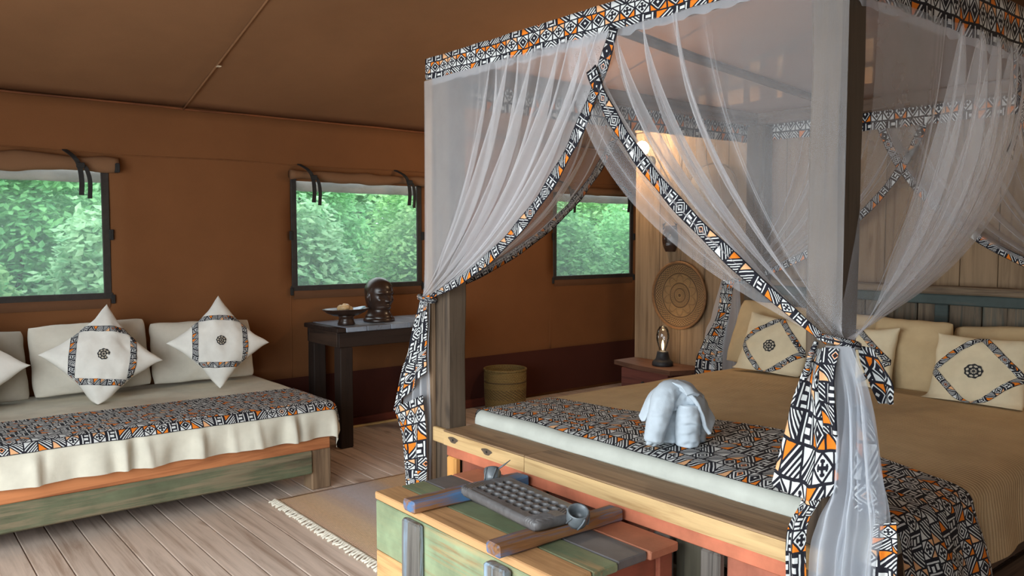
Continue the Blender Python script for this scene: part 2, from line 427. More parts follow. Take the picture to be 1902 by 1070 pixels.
def basket_mat(name, c1, c2, ring=0.014, radial=False):
    m = M(name); x, y, z = m.xyz(m.objco())
    if radial:
        r = (y * y + z * z).sqrt(); ang = z.atan2(y)
        coil = (r * (6.283 / 0.012)).sin()
        d1 = ((ang * 56).sin() * (r * 330).sin()).gt(0.12)      # stitched dots
        d2 = ((ang * 30).sin() * (r * 400).sin()).gt(0.25)
        outer = r.gt(0.168) * r.lt(0.222); inner = r.lt(0.082) * r.gt(0.02)
        petal = ((((ang * 5).sin().abs()) * 0.050 + 0.100) - r).abs().lt(0.0075)
        rings = ((r - 0.088).abs().lt(0.004)).max((r - 0.160).abs().lt(0.004)).max((r - 0.226).abs().lt(0.004)).max((r - 0.05).abs().lt(0.003)).max(r.lt(0.012))
        f = (outer * d1 * 0.9).max(inner * d2 * 0.75).max(rings * 0.8).max(petal * 0.35)
        c = m.mix(f.min(1), c1, c2); c = m.mul(c, coil * 0.10 + 0.95); m.bump(coil, 0.003, 0.7)
    else:
        w = (z * (6.283 / ring)).sin(); ang = y.atan2(x); wv = (ang * 46 + (z / ring).floor() * 3.14).sin()
        band = z.gt(0.10) * z.lt(0.19); dia = ((ang * 30 + z * 260).sin()).gt(0.0)
        ln = ((z - 0.25).abs().lt(0.006))
        c = m.mix((band * dia * 0.6).max(ln * 0.8), c1, c2); c = m.mul(c, wv * 0.1 + w * 0.08 + 0.92); m.bump(w * 0.5 + wv * 0.5, 0.004, 0.8)
    m.color(c); m.set(Roughness=0.75); return m.mat
BASKET = basket_mat('woven_grass', srgb(124, 100, 52), srgb(66, 48, 24))
PLATE = basket_mat('coiled_straw', srgb(146, 112, 72), srgb(58, 38, 22), radial=True)

# ================================================================= SETTING
YW = 5.85           # canvas side wall
XP = 4.66           # face of the timber divider behind the bed
ZS = 2.42           # eave
SL = 0.281          # slope of the roof canvas
# --- floor
fl = board('floor', -2.4, 9.0, -5.8, YW, -0.09, -0.034, wood('floor_joists', srgb(70, 54, 42), srgb(40, 30, 24), 'y'), kind='structure')
pitch = 0.1355; x = -2.4; first = None; k = 0
y0f, y1f = -5.8, YW - 0.005
while x < 8.95:
    if first is None:
        first = board('floor_board', x + 0.002, x + pitch - 0.003, y0f, y1f, -0.034, 0.0, FLOORW, fl, bev=0.003)
    else:
        o = first.copy(); COL.objects.link(o); o.parent = fl; o.location.x = first.location.x + k * pitch
        o.location.z = first.location.z - random.uniform(0, 0.0015)
    k += 1; x += pitch
# --- canvas side wall with three window openings
W = [(0.12, 1.30), (2.585, 3.728), (5.25, 6.355)]; WZ0, WZ1 = 1.14, 1.95
def wall_canvas():
    xs = [-2.4]
    cuts = sorted([c for w in W for c in w]) + [9.0]
    for c in cuts:
        n = max(2, int((c - xs[-1]) / 0.12)); a = xs[-1]
        xs += [a + (c - a) * i / n for i in range(1, n + 1)]
    zs = [0.0, 0.2, 0.45, 0.7, 0.95, WZ0, 1.3, 1.5, 1.7, WZ1, 2.07, 2.2, 2.33, ZS]
    vs, fs = [], []; nx = len(xs)
    for z in zs:
        for xx in xs:
            bulge = 0.012 * nz(xx * 1.1, z * 1.3) + 0.006 * nz(xx * 3.1, z * 2.3, 4)
            vs.append((xx, YW + bulge * (1 if 0 < z < ZS else 0.2), z))
    for j in range(len(zs) - 1):
        for i in range(nx - 1):
            cx = (xs[i] + xs[i + 1]) / 2; cz = (zs[j] + zs[j + 1]) / 2
            if any(a < cx < b for a, b in W) and WZ0 < cz < WZ1: continue
            fs.append([j * nx + i, j * nx + i + 1, (j + 1) * nx + i + 1, (j + 1) * nx + i])
    return mesh('wall_left', vs, fs, CANVAS, smooth=True, kind='structure')
wl = wall_canvas()
sm = wl.modifiers.new('thick', 'SOLIDIFY'); sm.thickness = 0.012; sm.offset = 1
def wall_strip(name, pts, w, d, mat, parent, up=(0, -1, 0)):
    vs, fs = tube_vf(pts, (w, d) and [(w, d)] * len(pts), 8, up=up); return mesh(name, vs, fs, mat, parent, smooth=True)
# lower dark cloth band, flap seams
vs, fs, uv = grid_vf(lambda a, b: (-2.4 + 11.4 * a, YW - 0.030 - 0.006 * nz(a * 30, b * 2), 0.03 + 0.42 * b), 100, 4)
mesh('skirt_band', vs, fs, BANDM, wl, smooth=True)
wall_strip('wall_seam', [(-2.4 + 0.2 * i, YW - 0.012, 2.068 + 0.006 * math.sin(i * 0.9)) for i in range(58)], 0.0045, 0.006, CANVAS, wl)
for sx in (1.36, 2.565, 3.76, 5.21, 6.38):
    wall_strip('wall_seam', [(sx, YW - 0.010, 0.45 + 0.1 * i) for i in range(8 if sx != 1.36 else 6)], 0.004, 0.005, CANVAS, wl, up=(1, 0, 0))
board('baseboard_left', -2.4, 4.6, YW - 0.05, YW - 0.02, 0.0, 0.075, wood('baseboard_wood', srgb(104, 50, 38), srgb(64, 30, 24), 'x'), kind='structure')
light_gap_strip = board('light_gap_trim', 2.9, 3.75, YW - 0.085, YW - 0.058, 0.0, 0.016, wood('light_gap_pale', srgb(206, 176, 120), srgb(150, 116, 70), 'x'), kind='structure')  # pale strip stands in for light showing along the floor edge
# --- roof canvas
def roof(y0, y1, flip, name):
    def f(a, b):
        y = y0 + (y1 - y0) * b; X = -2.6 + 11.7 * a; z = ZS + SL * (YW - abs(y) - 0.0)
        sag = 0.02 * math.sin(math.pi * b) + 0.014 * nz(X * 0.9, y * 0.7, 3) + 0.006 * nz((X + y * 0.7) * 3, (y - X) * 0.5, 8) * smooth01(b * 6)
        return (X, y, z - sag)
    vs, fs, uv = grid_vf(f, 110, 40)
    o = mesh(name, vs, fs, CANVAS_ROOF, smooth=True, kind='structure')
    s = o.modifiers.new('thick', 'SOLIDIFY'); s.thickness = 0.012; s.offset = 0
    return o
ce = roof(YW + 0.02, 0.0, False, 'ceiling')
roof(-5.87, 0.0, True, 'ceiling_right')
for sx in (-1.1, 1.80, 4.7):
    wall_strip('roof_seam', [(sx, YW - i * 0.2, ZS + SL * i * 0.2 - 0.02 - 0.02 * math.sin(math.pi * i / 29)) for i in range(30)], 0.006, 0.008, CANVAS_ROOF, ce, up=(0, 0, 1))
board('seam_patch', 1.788, 1.812, 5.10, 5.135, ZS + SL * (YW - 5.12) - 0.05, ZS + SL * (YW - 5.12) - 0.044, FRINGE0, ce)
wall_strip('eave_cord', [(-2.4 + i * 0.1, YW - 0.015, ZS - 0.012 + 0.008 * nz(i * 0.22, 1)) for i in range(115)], 0.008, 0.010, wood('eave_cord_cloth', srgb(120, 70, 40), srgb(80, 46, 28), 'x'), ce)
# --- far gable and right wall
mesh('wall_gable', [(9.0, -5.85, 0), (9.0, YW, 0), (9.0, YW, ZS), (9.0, 0, ZS + SL * YW), (9.0, -5.85, ZS)], [[0, 1, 2, 3, 4]], CANVAS, kind='structure')
mesh('wall_right', [(-2.4, -5.85, 0), (9.0, -5.85, 0), (9.0, -5.85, ZS), (-2.4, -5.85, ZS)], [[0, 1, 2, 3]], CANVAS, kind='structure')
# --- unseen tent front with an opening, added to cut and direct the daylight
mesh('wall_front_added', [(-1.06, -5.85, 0), (-1.06, -2.0, 0), (-1.06, -2.0, 2.3), (-1.06, 3.6, 2.3), (-1.06, 3.6, 0), (-1.06, YW, 0), (-1.06, YW, ZS), (-1.06, 0, ZS + SL * YW), (-1.06, -5.85, ZS)], [[0, 1, 2, 8], [2, 3, 7, 8], [3, 4, 5, 6], [3, 6, 7]], CANVAS, kind='structure')
# --- timber divider behind the bed
wb = board('wall_back', XP + 0.03, XP + 0.07, -0.6, 4.2, 0.0, 2.26, GREYW, kind='structure')
yy = 4.245
pw = [0.245, 0.20, 0.215, 0.19]; i = 0
while yy > -0.55:
    w = pw[i % 4]; board('plank', XP, XP + 0.03, yy - w + 0.003, yy, 0.0, 2.31 + random.uniform(-0.004, 0.004), PLANKW, wb, bev=0.003); yy -= w; i += 1
board('capping', XP - 0.012, XP + 0.09, -0.6, 4.25, 2.315, 2.345, PLANKW, wb)
# slatted screen of the washroom, seen over the divider
sr = root('slatted_screen', (5.7, 3.9, 2.345), 'timber rail screen with pale upright slats above the plank divider, behind the canopy net', 'screen')
board('rail', 5.62, 5.66, 2.6, 4.7, 2.73, 2.76, BEAMWY, sr); board('rail', 5.62, 5.66, 2.6, 4.7, 2.93, 2.96, BEAMWY, sr)
for ys, wdt in ((4.42, 0.07), (4.26, 0.10), (4.08, 0.15), (3.9, 0.09), (3.67, 0.05), (3.3, 0.06), (2.95, 0.06)):
    board('slat', 5.67, 5.69, ys - wdt / 2, ys + wdt / 2, 2.62, 2.98, wood('pale_slat', srgb(206, 168, 124), srgb(160, 120, 82), 'z'), sr)
for ys in (2.65, 4.65): board('post', 5.60, 5.68, ys - 0.04, ys + 0.04, 0.0, 3.0, BEDPOST, sr)
# corner pole beyond window
board('trim_2', 6.40, 6.47, YW - 0.09, YW - 0.02, 0.0, ZS - 0.05, wood('dark_corner_pole', srgb(84, 40, 30), srgb(50, 24, 18), 'z'), kind='structure')

# --- windows
def screen_mat():
    m = M('window_mesh'); nt = m.nt; nt.nodes.remove(m.bsdf)
    tr = m.new('ShaderNodeBsdfTransparent'); di = m.new('ShaderNodeBsdfTranslucent'); di.inputs[0].default_value = (0.62, 0.74, 0.72, 1)
    mx = m.new('ShaderNodeMixShader'); n = m.noise(m.objco(), 500, 1, 0.5); m.link(n * 0.06 + 0.15, mx.inputs[0])
    m.link(tr.outputs[0], mx.inputs[1]); m.link(di.outputs[0], mx.inputs[2]); m.link(mx.outputs[0], m.out.inputs[0]); return m.mat
SCREEN = screen_mat()
OUTROLL = plain('outer_blind_grey', srgb(150, 138, 128), 0.8, nscale=6, var=0.3)
def ribbon(name, pts, w, mat, parent, th=0.003, wdir=(1, 0, 0)):
    """flat strap: swept band of width w along wdir"""
    P = catmull(pts, (len(pts) - 1) * 5); d = Vector(wdir) * (w / 2); vs, fs = [], []
    for k, p in enumerate(P):
        t = (P[min(k + 1, len(P) - 1)] - P[max(k - 1, 0)]).normalized(); nrm = t.cross(d).normalized() * th
        for q in (p - d - nrm, p + d - nrm, p + d + nrm, p - d + nrm): vs.append(tuple(q))
    for k in range(len(P) - 1):
        for i in range(4): fs.append([k * 4 + i, k * 4 + (i + 1) % 4, k * 4 + 4 + (i + 1) % 4, k * 4 + 4 + i])
    fs += [[3, 2, 1, 0], [len(vs) - 4, len(vs) - 3, len(vs) - 2, len(vs) - 1]]
    return mesh(name, vs, fs, mat, parent)
def strap_pair(parent, x, lean=0.06):
    Y = YW - 0.02
    ribbon('strap', [(x - lean, Y + 0.005, 2.075), (x - lean * 0.5, Y - 0.085, 2.03), (x, Y - 0.10, 1.975), (x + 0.012, Y - 0.105, 1.88), (x + 0.01, Y - 0.095, 1.785)], 0.03, STRAP, parent)
    ribbon('strap', [(x + 0.005, Y - 0.095, 1.985), (x + 0.035, Y - 0.11, 1.96), (x + 0.06, Y - 0.10, 1.88), (x + 0.058, Y - 0.095, 1.765)], 0.026, STRAP, parent)
    board('buckle', x - 0.018, x + 0.03, Y - 0.125, Y - 0.104, 1.955, 1.99, STRAP, parent)
for wi, (a, b) in enumerate(W):
    wn = mesh('window_%d' % (wi + 1), [(a, YW + 0.006, WZ0), (b, YW + 0.006, WZ0), (b, YW + 0.006, WZ1), (a, YW + 0.006, WZ1)], [[0, 1, 2, 3]], SCREEN, kind='structure')
    fy0, fy1 = YW - 0.022, YW - 0.002
    board('window_frame', a - 0.012, a + 0.034, fy0, fy1, WZ0 - 0.02, WZ1 + 0.02, FRAMEB, wn, jit=0.001, segs=5)
    board('window_frame', b - 0.034, b + 0.012, fy0, fy1, WZ0 - 0.02, WZ1 + 0.02, FRAMEB, wn, jit=0.001, segs=5)
    board('window_frame', a - 0.02, b + 0.02, fy0 - 0.002, fy1, WZ0 - 0.03, WZ0 + 0.012, FRAMEB, wn, jit=0.0015, segs=6)
    vs, fs, uv = grid_vf(lambda s, t: (a + 0.0 + (b - a) * s, YW - 0.018 - 0.012 * math.sin(t * 3.1) - 0.003 * nz(s * 9, t), WZ0 - 0.09 + 0.07 * t), 20, 4)
    mesh('sill_flap', vs, fs, CANVAS_DULL, wn, smooth=True)
    for xx in (a - 0.03, b + 0.005):
        board('toggle', xx, xx + 0.026, fy0 - 0.012, fy0, WZ0 + 0.36, WZ0 + 0.43, STRAP, wn); board('toggle', xx, xx + 0.026, fy0 - 0.012, fy0, WZ0 - 0.06, WZ0 + 0.0, STRAP, wn)
    # blind rolled up at the head, sagging between its straps
    n = 40; st = [a + 0.12, b - 0.18]
    path, rad = [], []
    for i in range(n + 1):
        X = a - 0.03 + (b - a + 0.09) * i / n; dmin = min(abs(X - s) for s in st)
        path.append((X, YW - 0.055, 1.995 + 0.018 * nz(X * 4, wi) - 0.012 * smooth01(dmin / 0.3)))
        k_ = (1.0, 0.72, 0.62)[wi]; rad.append((0.030 + 0.010 * smooth01(dmin / 0.15) + 0.008 * nz(X * 9, 3, wi), k_ * (0.040 + 0.020 * smooth01(dmin / 0.25) + 0.014 * nz(X * 7, 9, wi))))
    vs, fs = tube_vf(path, rad, 14, up=(0, 0, 1)); mesh('rolled_blind', vs, fs, CANVAS_PALE, wn, smooth=True)
    board('blind_end_cap', b + 0.036, b + 0.062, YW - 0.115, YW - 0.055, 1.94, 2.0, STRAP, wn)
    for s in st: strap_pair(wn, s)
    vs, fs = tube_vf([(a - 0.05 + (b - a + 0.1) * i / 20, YW + 0.10, 1.925 + 0.008 * nz(i * 0.4, wi)) for i in range(21)], 0.045, 12); mesh('outer_blind_roll', vs, fs, OUTROLL, wn, smooth=True)

# ================================================================= OUTSIDE
gm = M('forest_ground'); gm.color(gm.ramp(gm.noise(gm.objco(), 3, 5, 0.6), [(0.3, srgb(60, 72, 40)), (0.7, srgb(96, 110, 62))])); gm.set(Roughness=1)
vs, fs, uv = grid_vf(lambda a, b: (-14 + 34 * a, YW + 0.2 + 14 * b, -0.35 + 0.12 * nz(a * 20, b * 9)), 40, 20)
mesh('ground', vs, fs, gm.mat, smooth=True, kind='structure')
def leaf_mat(name, c1, c2):
    m = M(name); n = m.noise(m.objco(), 6, 3, 0.7)
    c = m.ramp(n, [(0.3, c1), (0.7, c2)]); c = m.mul(c, m.rand() * 0.5 + 0.75)
    m.color(c); m.set(Roughness=0.6); m.bsdf.inputs['Specular IOR Level'].default_value = 0.3
    tl = m.new('ShaderNodeBsdfTranslucent'); m.link(c, tl.inputs[0]); mx = m.new('ShaderNodeMixShader'); mx.inputs[0].default_value = 0.35
    m.link(m.bsdf.outputs[0], mx.inputs[1]); m.link(tl.outputs[0], mx.inputs[2]); m.link(mx.outputs[0], m.out.inputs[0]); return m.mat
LEAFS = [leaf_mat('leaf_bright', srgb(96, 168, 96), srgb(182, 226, 152)), leaf_mat('leaf_mid', srgb(76, 146, 88), srgb(142, 202, 130)), leaf_mat('leaf_pale', srgb(110, 176, 122), srgb(190, 228, 176))]
BARK = wood('bush_bark', srgb(92, 80, 62), srgb(54, 46, 36), 'z')
def bush_mesh(kind, n):
    rnd = random.Random(kind * 11 + 3); vs, fs = [], []
    for q in range(n):
        while True:
            p = Vector((rnd.uniform(-1, 1), rnd.uniform(-1, 1), rnd.uniform(-1, 1)))
            if 0.35 < p.length < 1: break
        lump = 1 + 0.28 * nz(p.x * 2.3 + kind * 7, p.y * 2.3, p.z * 2.3)
        p = Vector((p.x * 0.95 * lump, p.y * 0.75 * lump, p.z * 1.35 * lump + 1.35))
        s = rnd.uniform(0.024, 0.052) * (1.25 if kind == 2 else 1)
        d = Vector((rnd.uniform(-1, 1), rnd.uniform(-1, 0.4), rnd.uniform(-0.7, 0.35))).normalized()
        up = Vector((rnd.uniform(-0.5, 0.5), -0.5, 1.0)).normalized(); side = d.cross(up).normalized(); nn = side.cross(d)
        o = len(vs)
        vs += [tuple(p), tuple(p + d * s + side * s * 0.72 - nn * s * 0.12), tuple(p + d * s * 2.1), tuple(p + d * s - side * s * 0.72 - nn * s * 0.12)]
        fs += [[o, o + 1, o + 2], [o, o + 2, o + 3]]
    return vs, fs
def bush_stem(kind):
    rnd = random.Random(kind); parts = []
    for q in range(5):
        a = rnd.uniform(0, 6.28); h = rnd.uniform(1.4, 2.3); r = rnd.uniform(0.2, 0.55)
        parts.append(tube_vf([(0.05 * math.cos(a), 0.05 * math.sin(a), 0), (r * 0.5 * math.cos(a), r * 0.5 * math.sin(a), h * 0.5), (r * math.cos(a), r * math.sin(a), h)], [0.03, 0.02, 0.008], 6))
    return join(*parts)
protos = []
spots = [(0.15, 7.55, 0.86, 0, 'bright green bush close outside the left window, filling its left half'), (1.95, 7.6, 0.84, 2, 'pale large-leaved bush close outside the left window, at its right edge'),
    (3.25, 7.55, 0.86, 2, 'pale large-leaved bush close outside the middle window, at its left edge'), (5.0, 7.6, 0.86, 0, 'bright green bush close outside the middle window, at its right edge'),
    (6.75, 7.6, 0.86, 1, 'deep green bush close outside the far right window, at its left edge'), (8.5, 7.65, 0.88, 1, 'deep green bush close outside the far right window, at its right edge'),
    (1.05, 9.5, 1.15, 1, 'taller deep green bush behind the near ones outside the left window'), (4.2, 9.5, 1.15, 1, 'taller deep green bush behind the near ones outside the middle window'),
    (6.6, 9.8, 1.15, 0, 'bright green bush standing between the middle and far right windows, further out'), (9.3, 9.8, 1.2, 0, 'tall bright green bush behind the near ones outside the far right window'),
    (-1.6, 9.4, 1.2, 2, 'pale large-leaved bush beyond the left end of the tent, outside the left window'), (1.6, 12.6, 1.75, 2, 'tree-high pale bush farthest back outside the left window'),
    (5.6, 12.8, 1.8, 2, 'tree-high pale bush farthest back outside the middle window'), (10.2, 13.2, 1.9, 1, 'tree-high deep green bush farthest back outside the far right window'), (8.0, 13.6, 2.0, 0, 'tree-high bright green bush far back between the middle and far right windows'), (3.6, 14.2, 2.1, 1, 'tree-high deep green bush far back between the left and middle windows'), (12.8, 14.4, 2.1, 2, 'tree-high pale bush farthest to the right outside the far right window'),
    (-2.6, 13.0, 1.8, 1, 'tree-high deep green bush far back at the left end of the tent')]
for X, Y, sc, kd, lab in spots:
    nm = 'bush'; g = 'bushes outside the canvas wall'
    r_ = root(nm, (X, Y, -0.34), lab, 'bush', g, rot=(0, 0, random.uniform(-0.6, 0.6))); r_.scale = (sc,) * 3
    if len(protos) <= kd or protos[kd] is None:
        while len(protos) <= kd: protos.append(None)
        v, f = bush_mesh(kd, 15000); o1 = mesh('foliage', v, f, LEAFS[kd], r_, local=True, kind='stuff')
        v, f = bush_stem(kd); o2 = mesh('stem', v, f, BARK, r_, local=True, smooth=True); protos[kd] = (o1, o2)
    else:
        for o in protos[kd]:
            c = o.copy(); COL.objects.link(c); c.parent = r_
# leaning branch outside the third window
vs, fs = tube_vf(catmull([(8.35, 7.2, 1.2), (8.2, 7.1, 1.7), (7.85, 7.0, 2.2), (7.5, 6.95, 2.6)], 12), [0.02] * 13, 6)
bo = mesh('dead_branch', join((vs, fs), tube_vf(catmull([(8.6, 7.3, -0.3), (8.5, 7.25, 0.5), (8.35, 7.2, 1.2)], 8), [0.026] * 9, 6))[0], join((vs, fs), tube_vf(catmull([(8.6, 7.3, -0.3), (8.5, 7.25, 0.5), (8.35, 7.2, 1.2)], 8), [0.026] * 9, 6))[1], BARK, smooth=True)
tag(bo, 'thin bare branch leaning before the bushes outside the far right window', 'branch')

# ================================================================= DRAPED COVERS
def drape_fn(x0, x1, y0, y1, zt, R, crown=0.02, sides='', fold=0.012, foldk=26, off=0.0, seed=0, flare=0.12):
    """maps flat cloth coordinates onto a mattress: beyond x0/x1/y0/y1 the cloth bends over the edge and hangs"""
    def f(p, q):
        ox = (x0 - p) if p < x0 else ((x1 - p) if p > x1 else 0.0)      # + beyond x0, - beyond x1
        oy = (y0 - q) if q < y0 else ((y1 - q) if q > y1 else 0.0)
        cx, cy = min(max(p, x0), x1), min(max(q, y0), y1)
        u, v = (cx - x0) / (x1 - x0), (cy - y0) / (y1 - y0)
        z = zt + crown * (4 * u * (1 - u) * 4 * v * (1 - v)) ** 0.5 + 0.004 * nz(p * 4, q * 4, seed)
        o = math.hypot(ox, oy)
        if o < 1e-9: return Vector((p, q, z + off))
        dx, dy = -ox / o, -oy / o
        RR = R + off
        oa = o * RR / R
        if oa < RR * math.pi / 2: h = RR * math.sin(oa / RR); dz = RR * (1 - math.cos(oa / RR))
        else: h = RR; dz = RR + (o - R * math.pi / 2)
        hang = max(0.0, o - R)
        along = (p if abs(dy) > abs(dx) else q)
        h += hang * flare + fold * smooth01(hang / 0.15) * (math.sin(along * foldk + 2 * nz(along * 3, seed)) + 0.6 * nz(along * 14, hang * 5, seed + 2))
        return Vector((cx + dx * h, cy + dy * h, z - dz + off))
    return f
def draped(name, fn, p0, p1, q0, q1, step, mat, parent=None):
    nu, nv = int((p1 - p0) / step), int((q1 - q0) / step)
    vs, fs, uv = grid_vf(lambda a, b: fn(p0 + (p1 - p0) * a, q0 + (q1 - q0) * b), nu, nv, lambda a, b: ((p1 - p0) * a, (q1 - q0) * b))
    return mesh(name, vs, fs, mat, parent, uvs=uv, smooth=True)

# ================================================================= CUSHIONS
def pillow_fn(w, h, t, pinch=0.10, seed=0, wrk=0.012):
    soft = 0.07 if pinch < 0.06 else 0.0
    def f(u, v, s):
        cr = 1 - soft * (u * u * v * v) ** 2
        bu = 1 - pinch * (1 - v * v) ; bv = 1 - pinch * (1 - u * u)
        x = u * w / 2 * bu * cr; y = v * h / 2 * bv * cr
        x += 0.006 * nz(v * 3, seed, 2) * abs(u); y += 0.006 * nz(u * 3, seed, 5) * abs(v)
        e = max(0.0, (1 - u ** 2)) * max(0.0, (1 - v ** 2))
        z = t / 2 * e ** 0.42
        z += wrk * (nz(u * 2.2 + seed, v * 2.2, seed) + 0.5 * nz(u * 6 + v * 4, v * 3 - u * 5, seed)) * min(1, e * 3)
        return Vector((x, y, z * s))
    return f
def cushion(name, c, w, h, t, rot, mat, label, cat, group=None, seed=0, pinch=0.10, deco=None, wrk=0.012, n=28, rest=None):
    """rot: matrix whose local z is the front of the cushion"""
    r = root(name, c, label, cat, group); r.rotation_euler = rot.to_euler()
    f0 = pillow_fn(w, h, t, pinch, seed, wrk)
    R3 = r.rotation_euler.to_matrix(); Ri = R3.inverted(); fwd = R3 @ Vector((0, 0, 1)); fwd = Vector((fwd.x, fwd.y, 0)).normalized()
    def settle(p):
        if rest is None: return p
        z = (R3 @ p).z + c[2]; lim = rest + 0.035
        if z < lim:
            nzv = rest + 0.035 * math.exp((z - lim) / 0.035); return p + Ri @ (Vector((0, 0, nzv - z)) + fwd * (nzv - z) * 0.35)
        return p
    f = lambda u, v, s: f0(u, v, s)
    ws = lambda i: math.sin((i / n * 2 - 1) * math.pi / 2)
    vs, idx = [], {}
    for s in (1, -1):
        for j in range(n + 1):
            for i in range(n + 1):
                edge = i in (0, n) or j in (0, n)
                if s == -1 and edge: idx[(s, i, j)] = idx[(1, i, j)]; continue
                idx[(s, i, j)] = len(vs); vs.append(tuple(settle(f(ws(i), ws(j), s))))
    fs = []
    for s in (1, -1):
        for j in range(n):
            for i in range(n):
                q = [idx[(s, i, j)], idx[(s, i + 1, j)], idx[(s, i + 1, j + 1)], idx[(s, i, j + 1)]]
                fs.append(q if s == 1 else q[::-1])
    mesh('cover', vs, fs, mat, r, smooth=True, local=True)
    if deco:
        D0, D1 = deco
        vs, fs, uv = [], [], []
        cs = [(1, 0), (0, 1), (-1, 0), (0, -1)]; m = 24
        L = 0
        for k in range(4):
            (ax, ay), (bx, by) = cs[k], cs[(k + 1) % 4]; o = len(vs)
            for i in range(m + 1):
                a = i / m
                for jj in range(4):
                    D = D0 + (D1 - D0) * jj / 3
                    a0 = max(0.0, (D - 1) / D) ; aa = a0 + (1 - 2 * a0) * a
                    u, v = (ax + (bx - ax) * aa) * D, (ay + (by - ay) * aa) * D
                    p = f(max(-0.995, min(0.995, u)), max(-0.995, min(0.995, v)), 1); p.z += 0.0035; p = settle(p)
                    vs.append(tuple(p)); uv.append((L + a * 0.707 * w * (D0 + D1) / 2, jj / 3 * 0.05 + 0.001))
            L += 0.707 * w * (D0 + D1) / 2
            for i in range(m):
                for jj in range(3): fs.append([o + i * 4 + jj, o + i * 4 + 4 + jj, o + i * 4 + 5 + jj, o + i * 4 + jj + 1])
        mesh('print_ribbon', vs, fs, PRINT_CUSH, r, uvs=uv, smooth=True, local=True)
        vs, fs, uv = [], [], []; rr = 0.16 if mat is PIL_WHITE else 0.19
        for j in range(7):
            for i in range(36):
                a = 2 * math.pi * i / 36; q = rr * j / 6 * (1 + 0.06 * math.sin(a * 9) * (j == 6)) + 0.001
                p = f(q * math.cos(a), q * math.sin(a), 1); p.z += 0.004; p = settle(p); vs.append(tuple(p)); uv.append((j / 6 * math.cos(a), j / 6 * math.sin(a)))
        for j in range(6):
            for i in range(36): fs.append([j * 36 + i, j * 36 + 36 + i, j * 36 + 36 + (i + 1) % 36, j * 36 + (i + 1) % 36])
        mesh('embroidered_medallion', vs, fs, MEDAL, r, uvs=uv, smooth=True, local=True)
    return r
def medal_mat():
    m = M('stitched_rosette'); u, v = m.uv(); r = (u * u + v * v).sqrt(); a = v.atan2(u)
    pet = (((a * 8).sin() * 0.5 + (r * 16).sin() * 0.5)).gt(-0.1); f = pet.max((r - 0.9).abs().lt(0.09)).max((r - 0.4).abs().lt(0.06)).max(r.lt(0.12))
    m.color(m.mix(f * m.noise(m.comb(u, v), 9, 2, 0.6).gt(0.24), srgb(190, 180, 160), (0.02, 0.02, 0.022))); m.set(Roughness=0.9); return m.mat
MEDAL = medal_mat()
def face_rot(facing, tilt, roll):
    """cushion frame: local z looks along facing (deg in plan), leaned back by tilt, spun by roll"""
    fz = Vector((math.cos(math.radians(facing)), math.sin(math.radians(facing)), 0))
    side = Vector((0, 0, 1)).cross(fz)                 # local x
    m = Matrix((side, Vector((0, 0, 1)), fz)).transposed()
    return Matrix.Rotation(math.radians(-tilt), 3, side) @ m @ Matrix.Rotation(math.radians(roll), 3, 'Z')

# ================================================================= DAYBED
db = root('daybed', (1.0, 5.1, 0), 'long daybed with a worn green timber rail under an orange-red rail, along the canvas wall', 'daybed')
DX0, DX1 = -0.35, 2.20
for lx in (DX0 + 0.06, 2.075):
    for ly in (4.465, 5.62):
        board('leg', lx, lx + 0.125, ly, ly + 0.12, 0.0, 0.30, LEGW, db, bev=0.006, jit=0.002, segs=3)
board('front_rail', DX0, 2.075, 4.445, 4.495, 0.105, 0.245, GREENX, db, bev=0.008, jit=0.003, segs=12)
board('upper_rail', DX0, 2.19, 4.45, 4.50, 0.245, 0.335, ORANGEX, db, bev=0.004, jit=0.002, segs=8)
board('back_rail', DX0, 2.19, 5.70, 5.74, 0.14, 0.335, GREENX, db)
board('side_rail', 2.125, 2.165, 4.50, 5.70, 0.16, 0.335, wood('daybed_side_rail', srgb(100, 86, 66), srgb(62, 52, 40), 'y'), db)
board('slat_base', DX0 + 0.02, 2.12, 4.50, 5.70, 0.30, 0.332, LEGW, db)
o = board('daybed_mattress', DX0, 2.19, 4.46, 5.74, 0.339, 0.505, MATTR, bev=0.03)
tag(o, 'thick mattress hidden under the cream linen cover of the daybed', 'mattress')
fS = drape_fn(-3.0, 2.185, 4.475, 6.5, 0.528, 0.05, 0.006, fold=0.016, foldk=23, seed=2, flare=0.10)
def fS2(p, q):
    v = fS(p, q)
    # a few gathered creases on the hanging front
    if q < 4.44:
        h = smooth01((4.44 - q) / 0.12)
        for cxx, wdt, am in ((1.02, 0.035, 0.045), (1.085, 0.022, -0.035), (1.13, 0.02, 0.02), (1.93, 0.025, 0.035), (1.99, 0.02, -0.02), (1.72, 0.02, 0.018), (1.58, 0.02, 0.015), (0.62, 0.03, 0.028), (0.68, 0.02, -0.015), (1.4, 0.03, 0.018), (1.46, 0.02, -0.012)):
            v.y -= 1.0 * am * h * math.exp(-((p - cxx - 0.10 * (4.44 - q) * (1 if am > 0 else -1)) / wdt) ** 2)
    return v
o = draped('daybed_cover', fS2, DX0 - 0.02, 2.185 + 0.215, 4.475 - 0.232, 5.72, 0.016, LINEN)
o['category'] = 'bedcover'; o['label'] = 'cream linen cover hanging in creases over the front and end of the daybed'
fR = lambda p, q: fS2(p, q) + Vector((0, 0, 0.0)) + Vector((0, -0.004, 0.005))
def runner_s(p, q):
    v = fS2(p, q); e = 0.006
    d = Vector((1 if p > 2.185 else 0, -1 if q < 4.475 else 0, 0.8)).normalized()
    return v + d * e
o = draped('daybed_runner', runner_s, DX0 - 0.02, 2.185 + 0.15, 4.475 - 0.075, 4.99, 0.015, PRINT)
tag(o, 'black white and orange printed runner laid along the front of the daybed', 'runner')

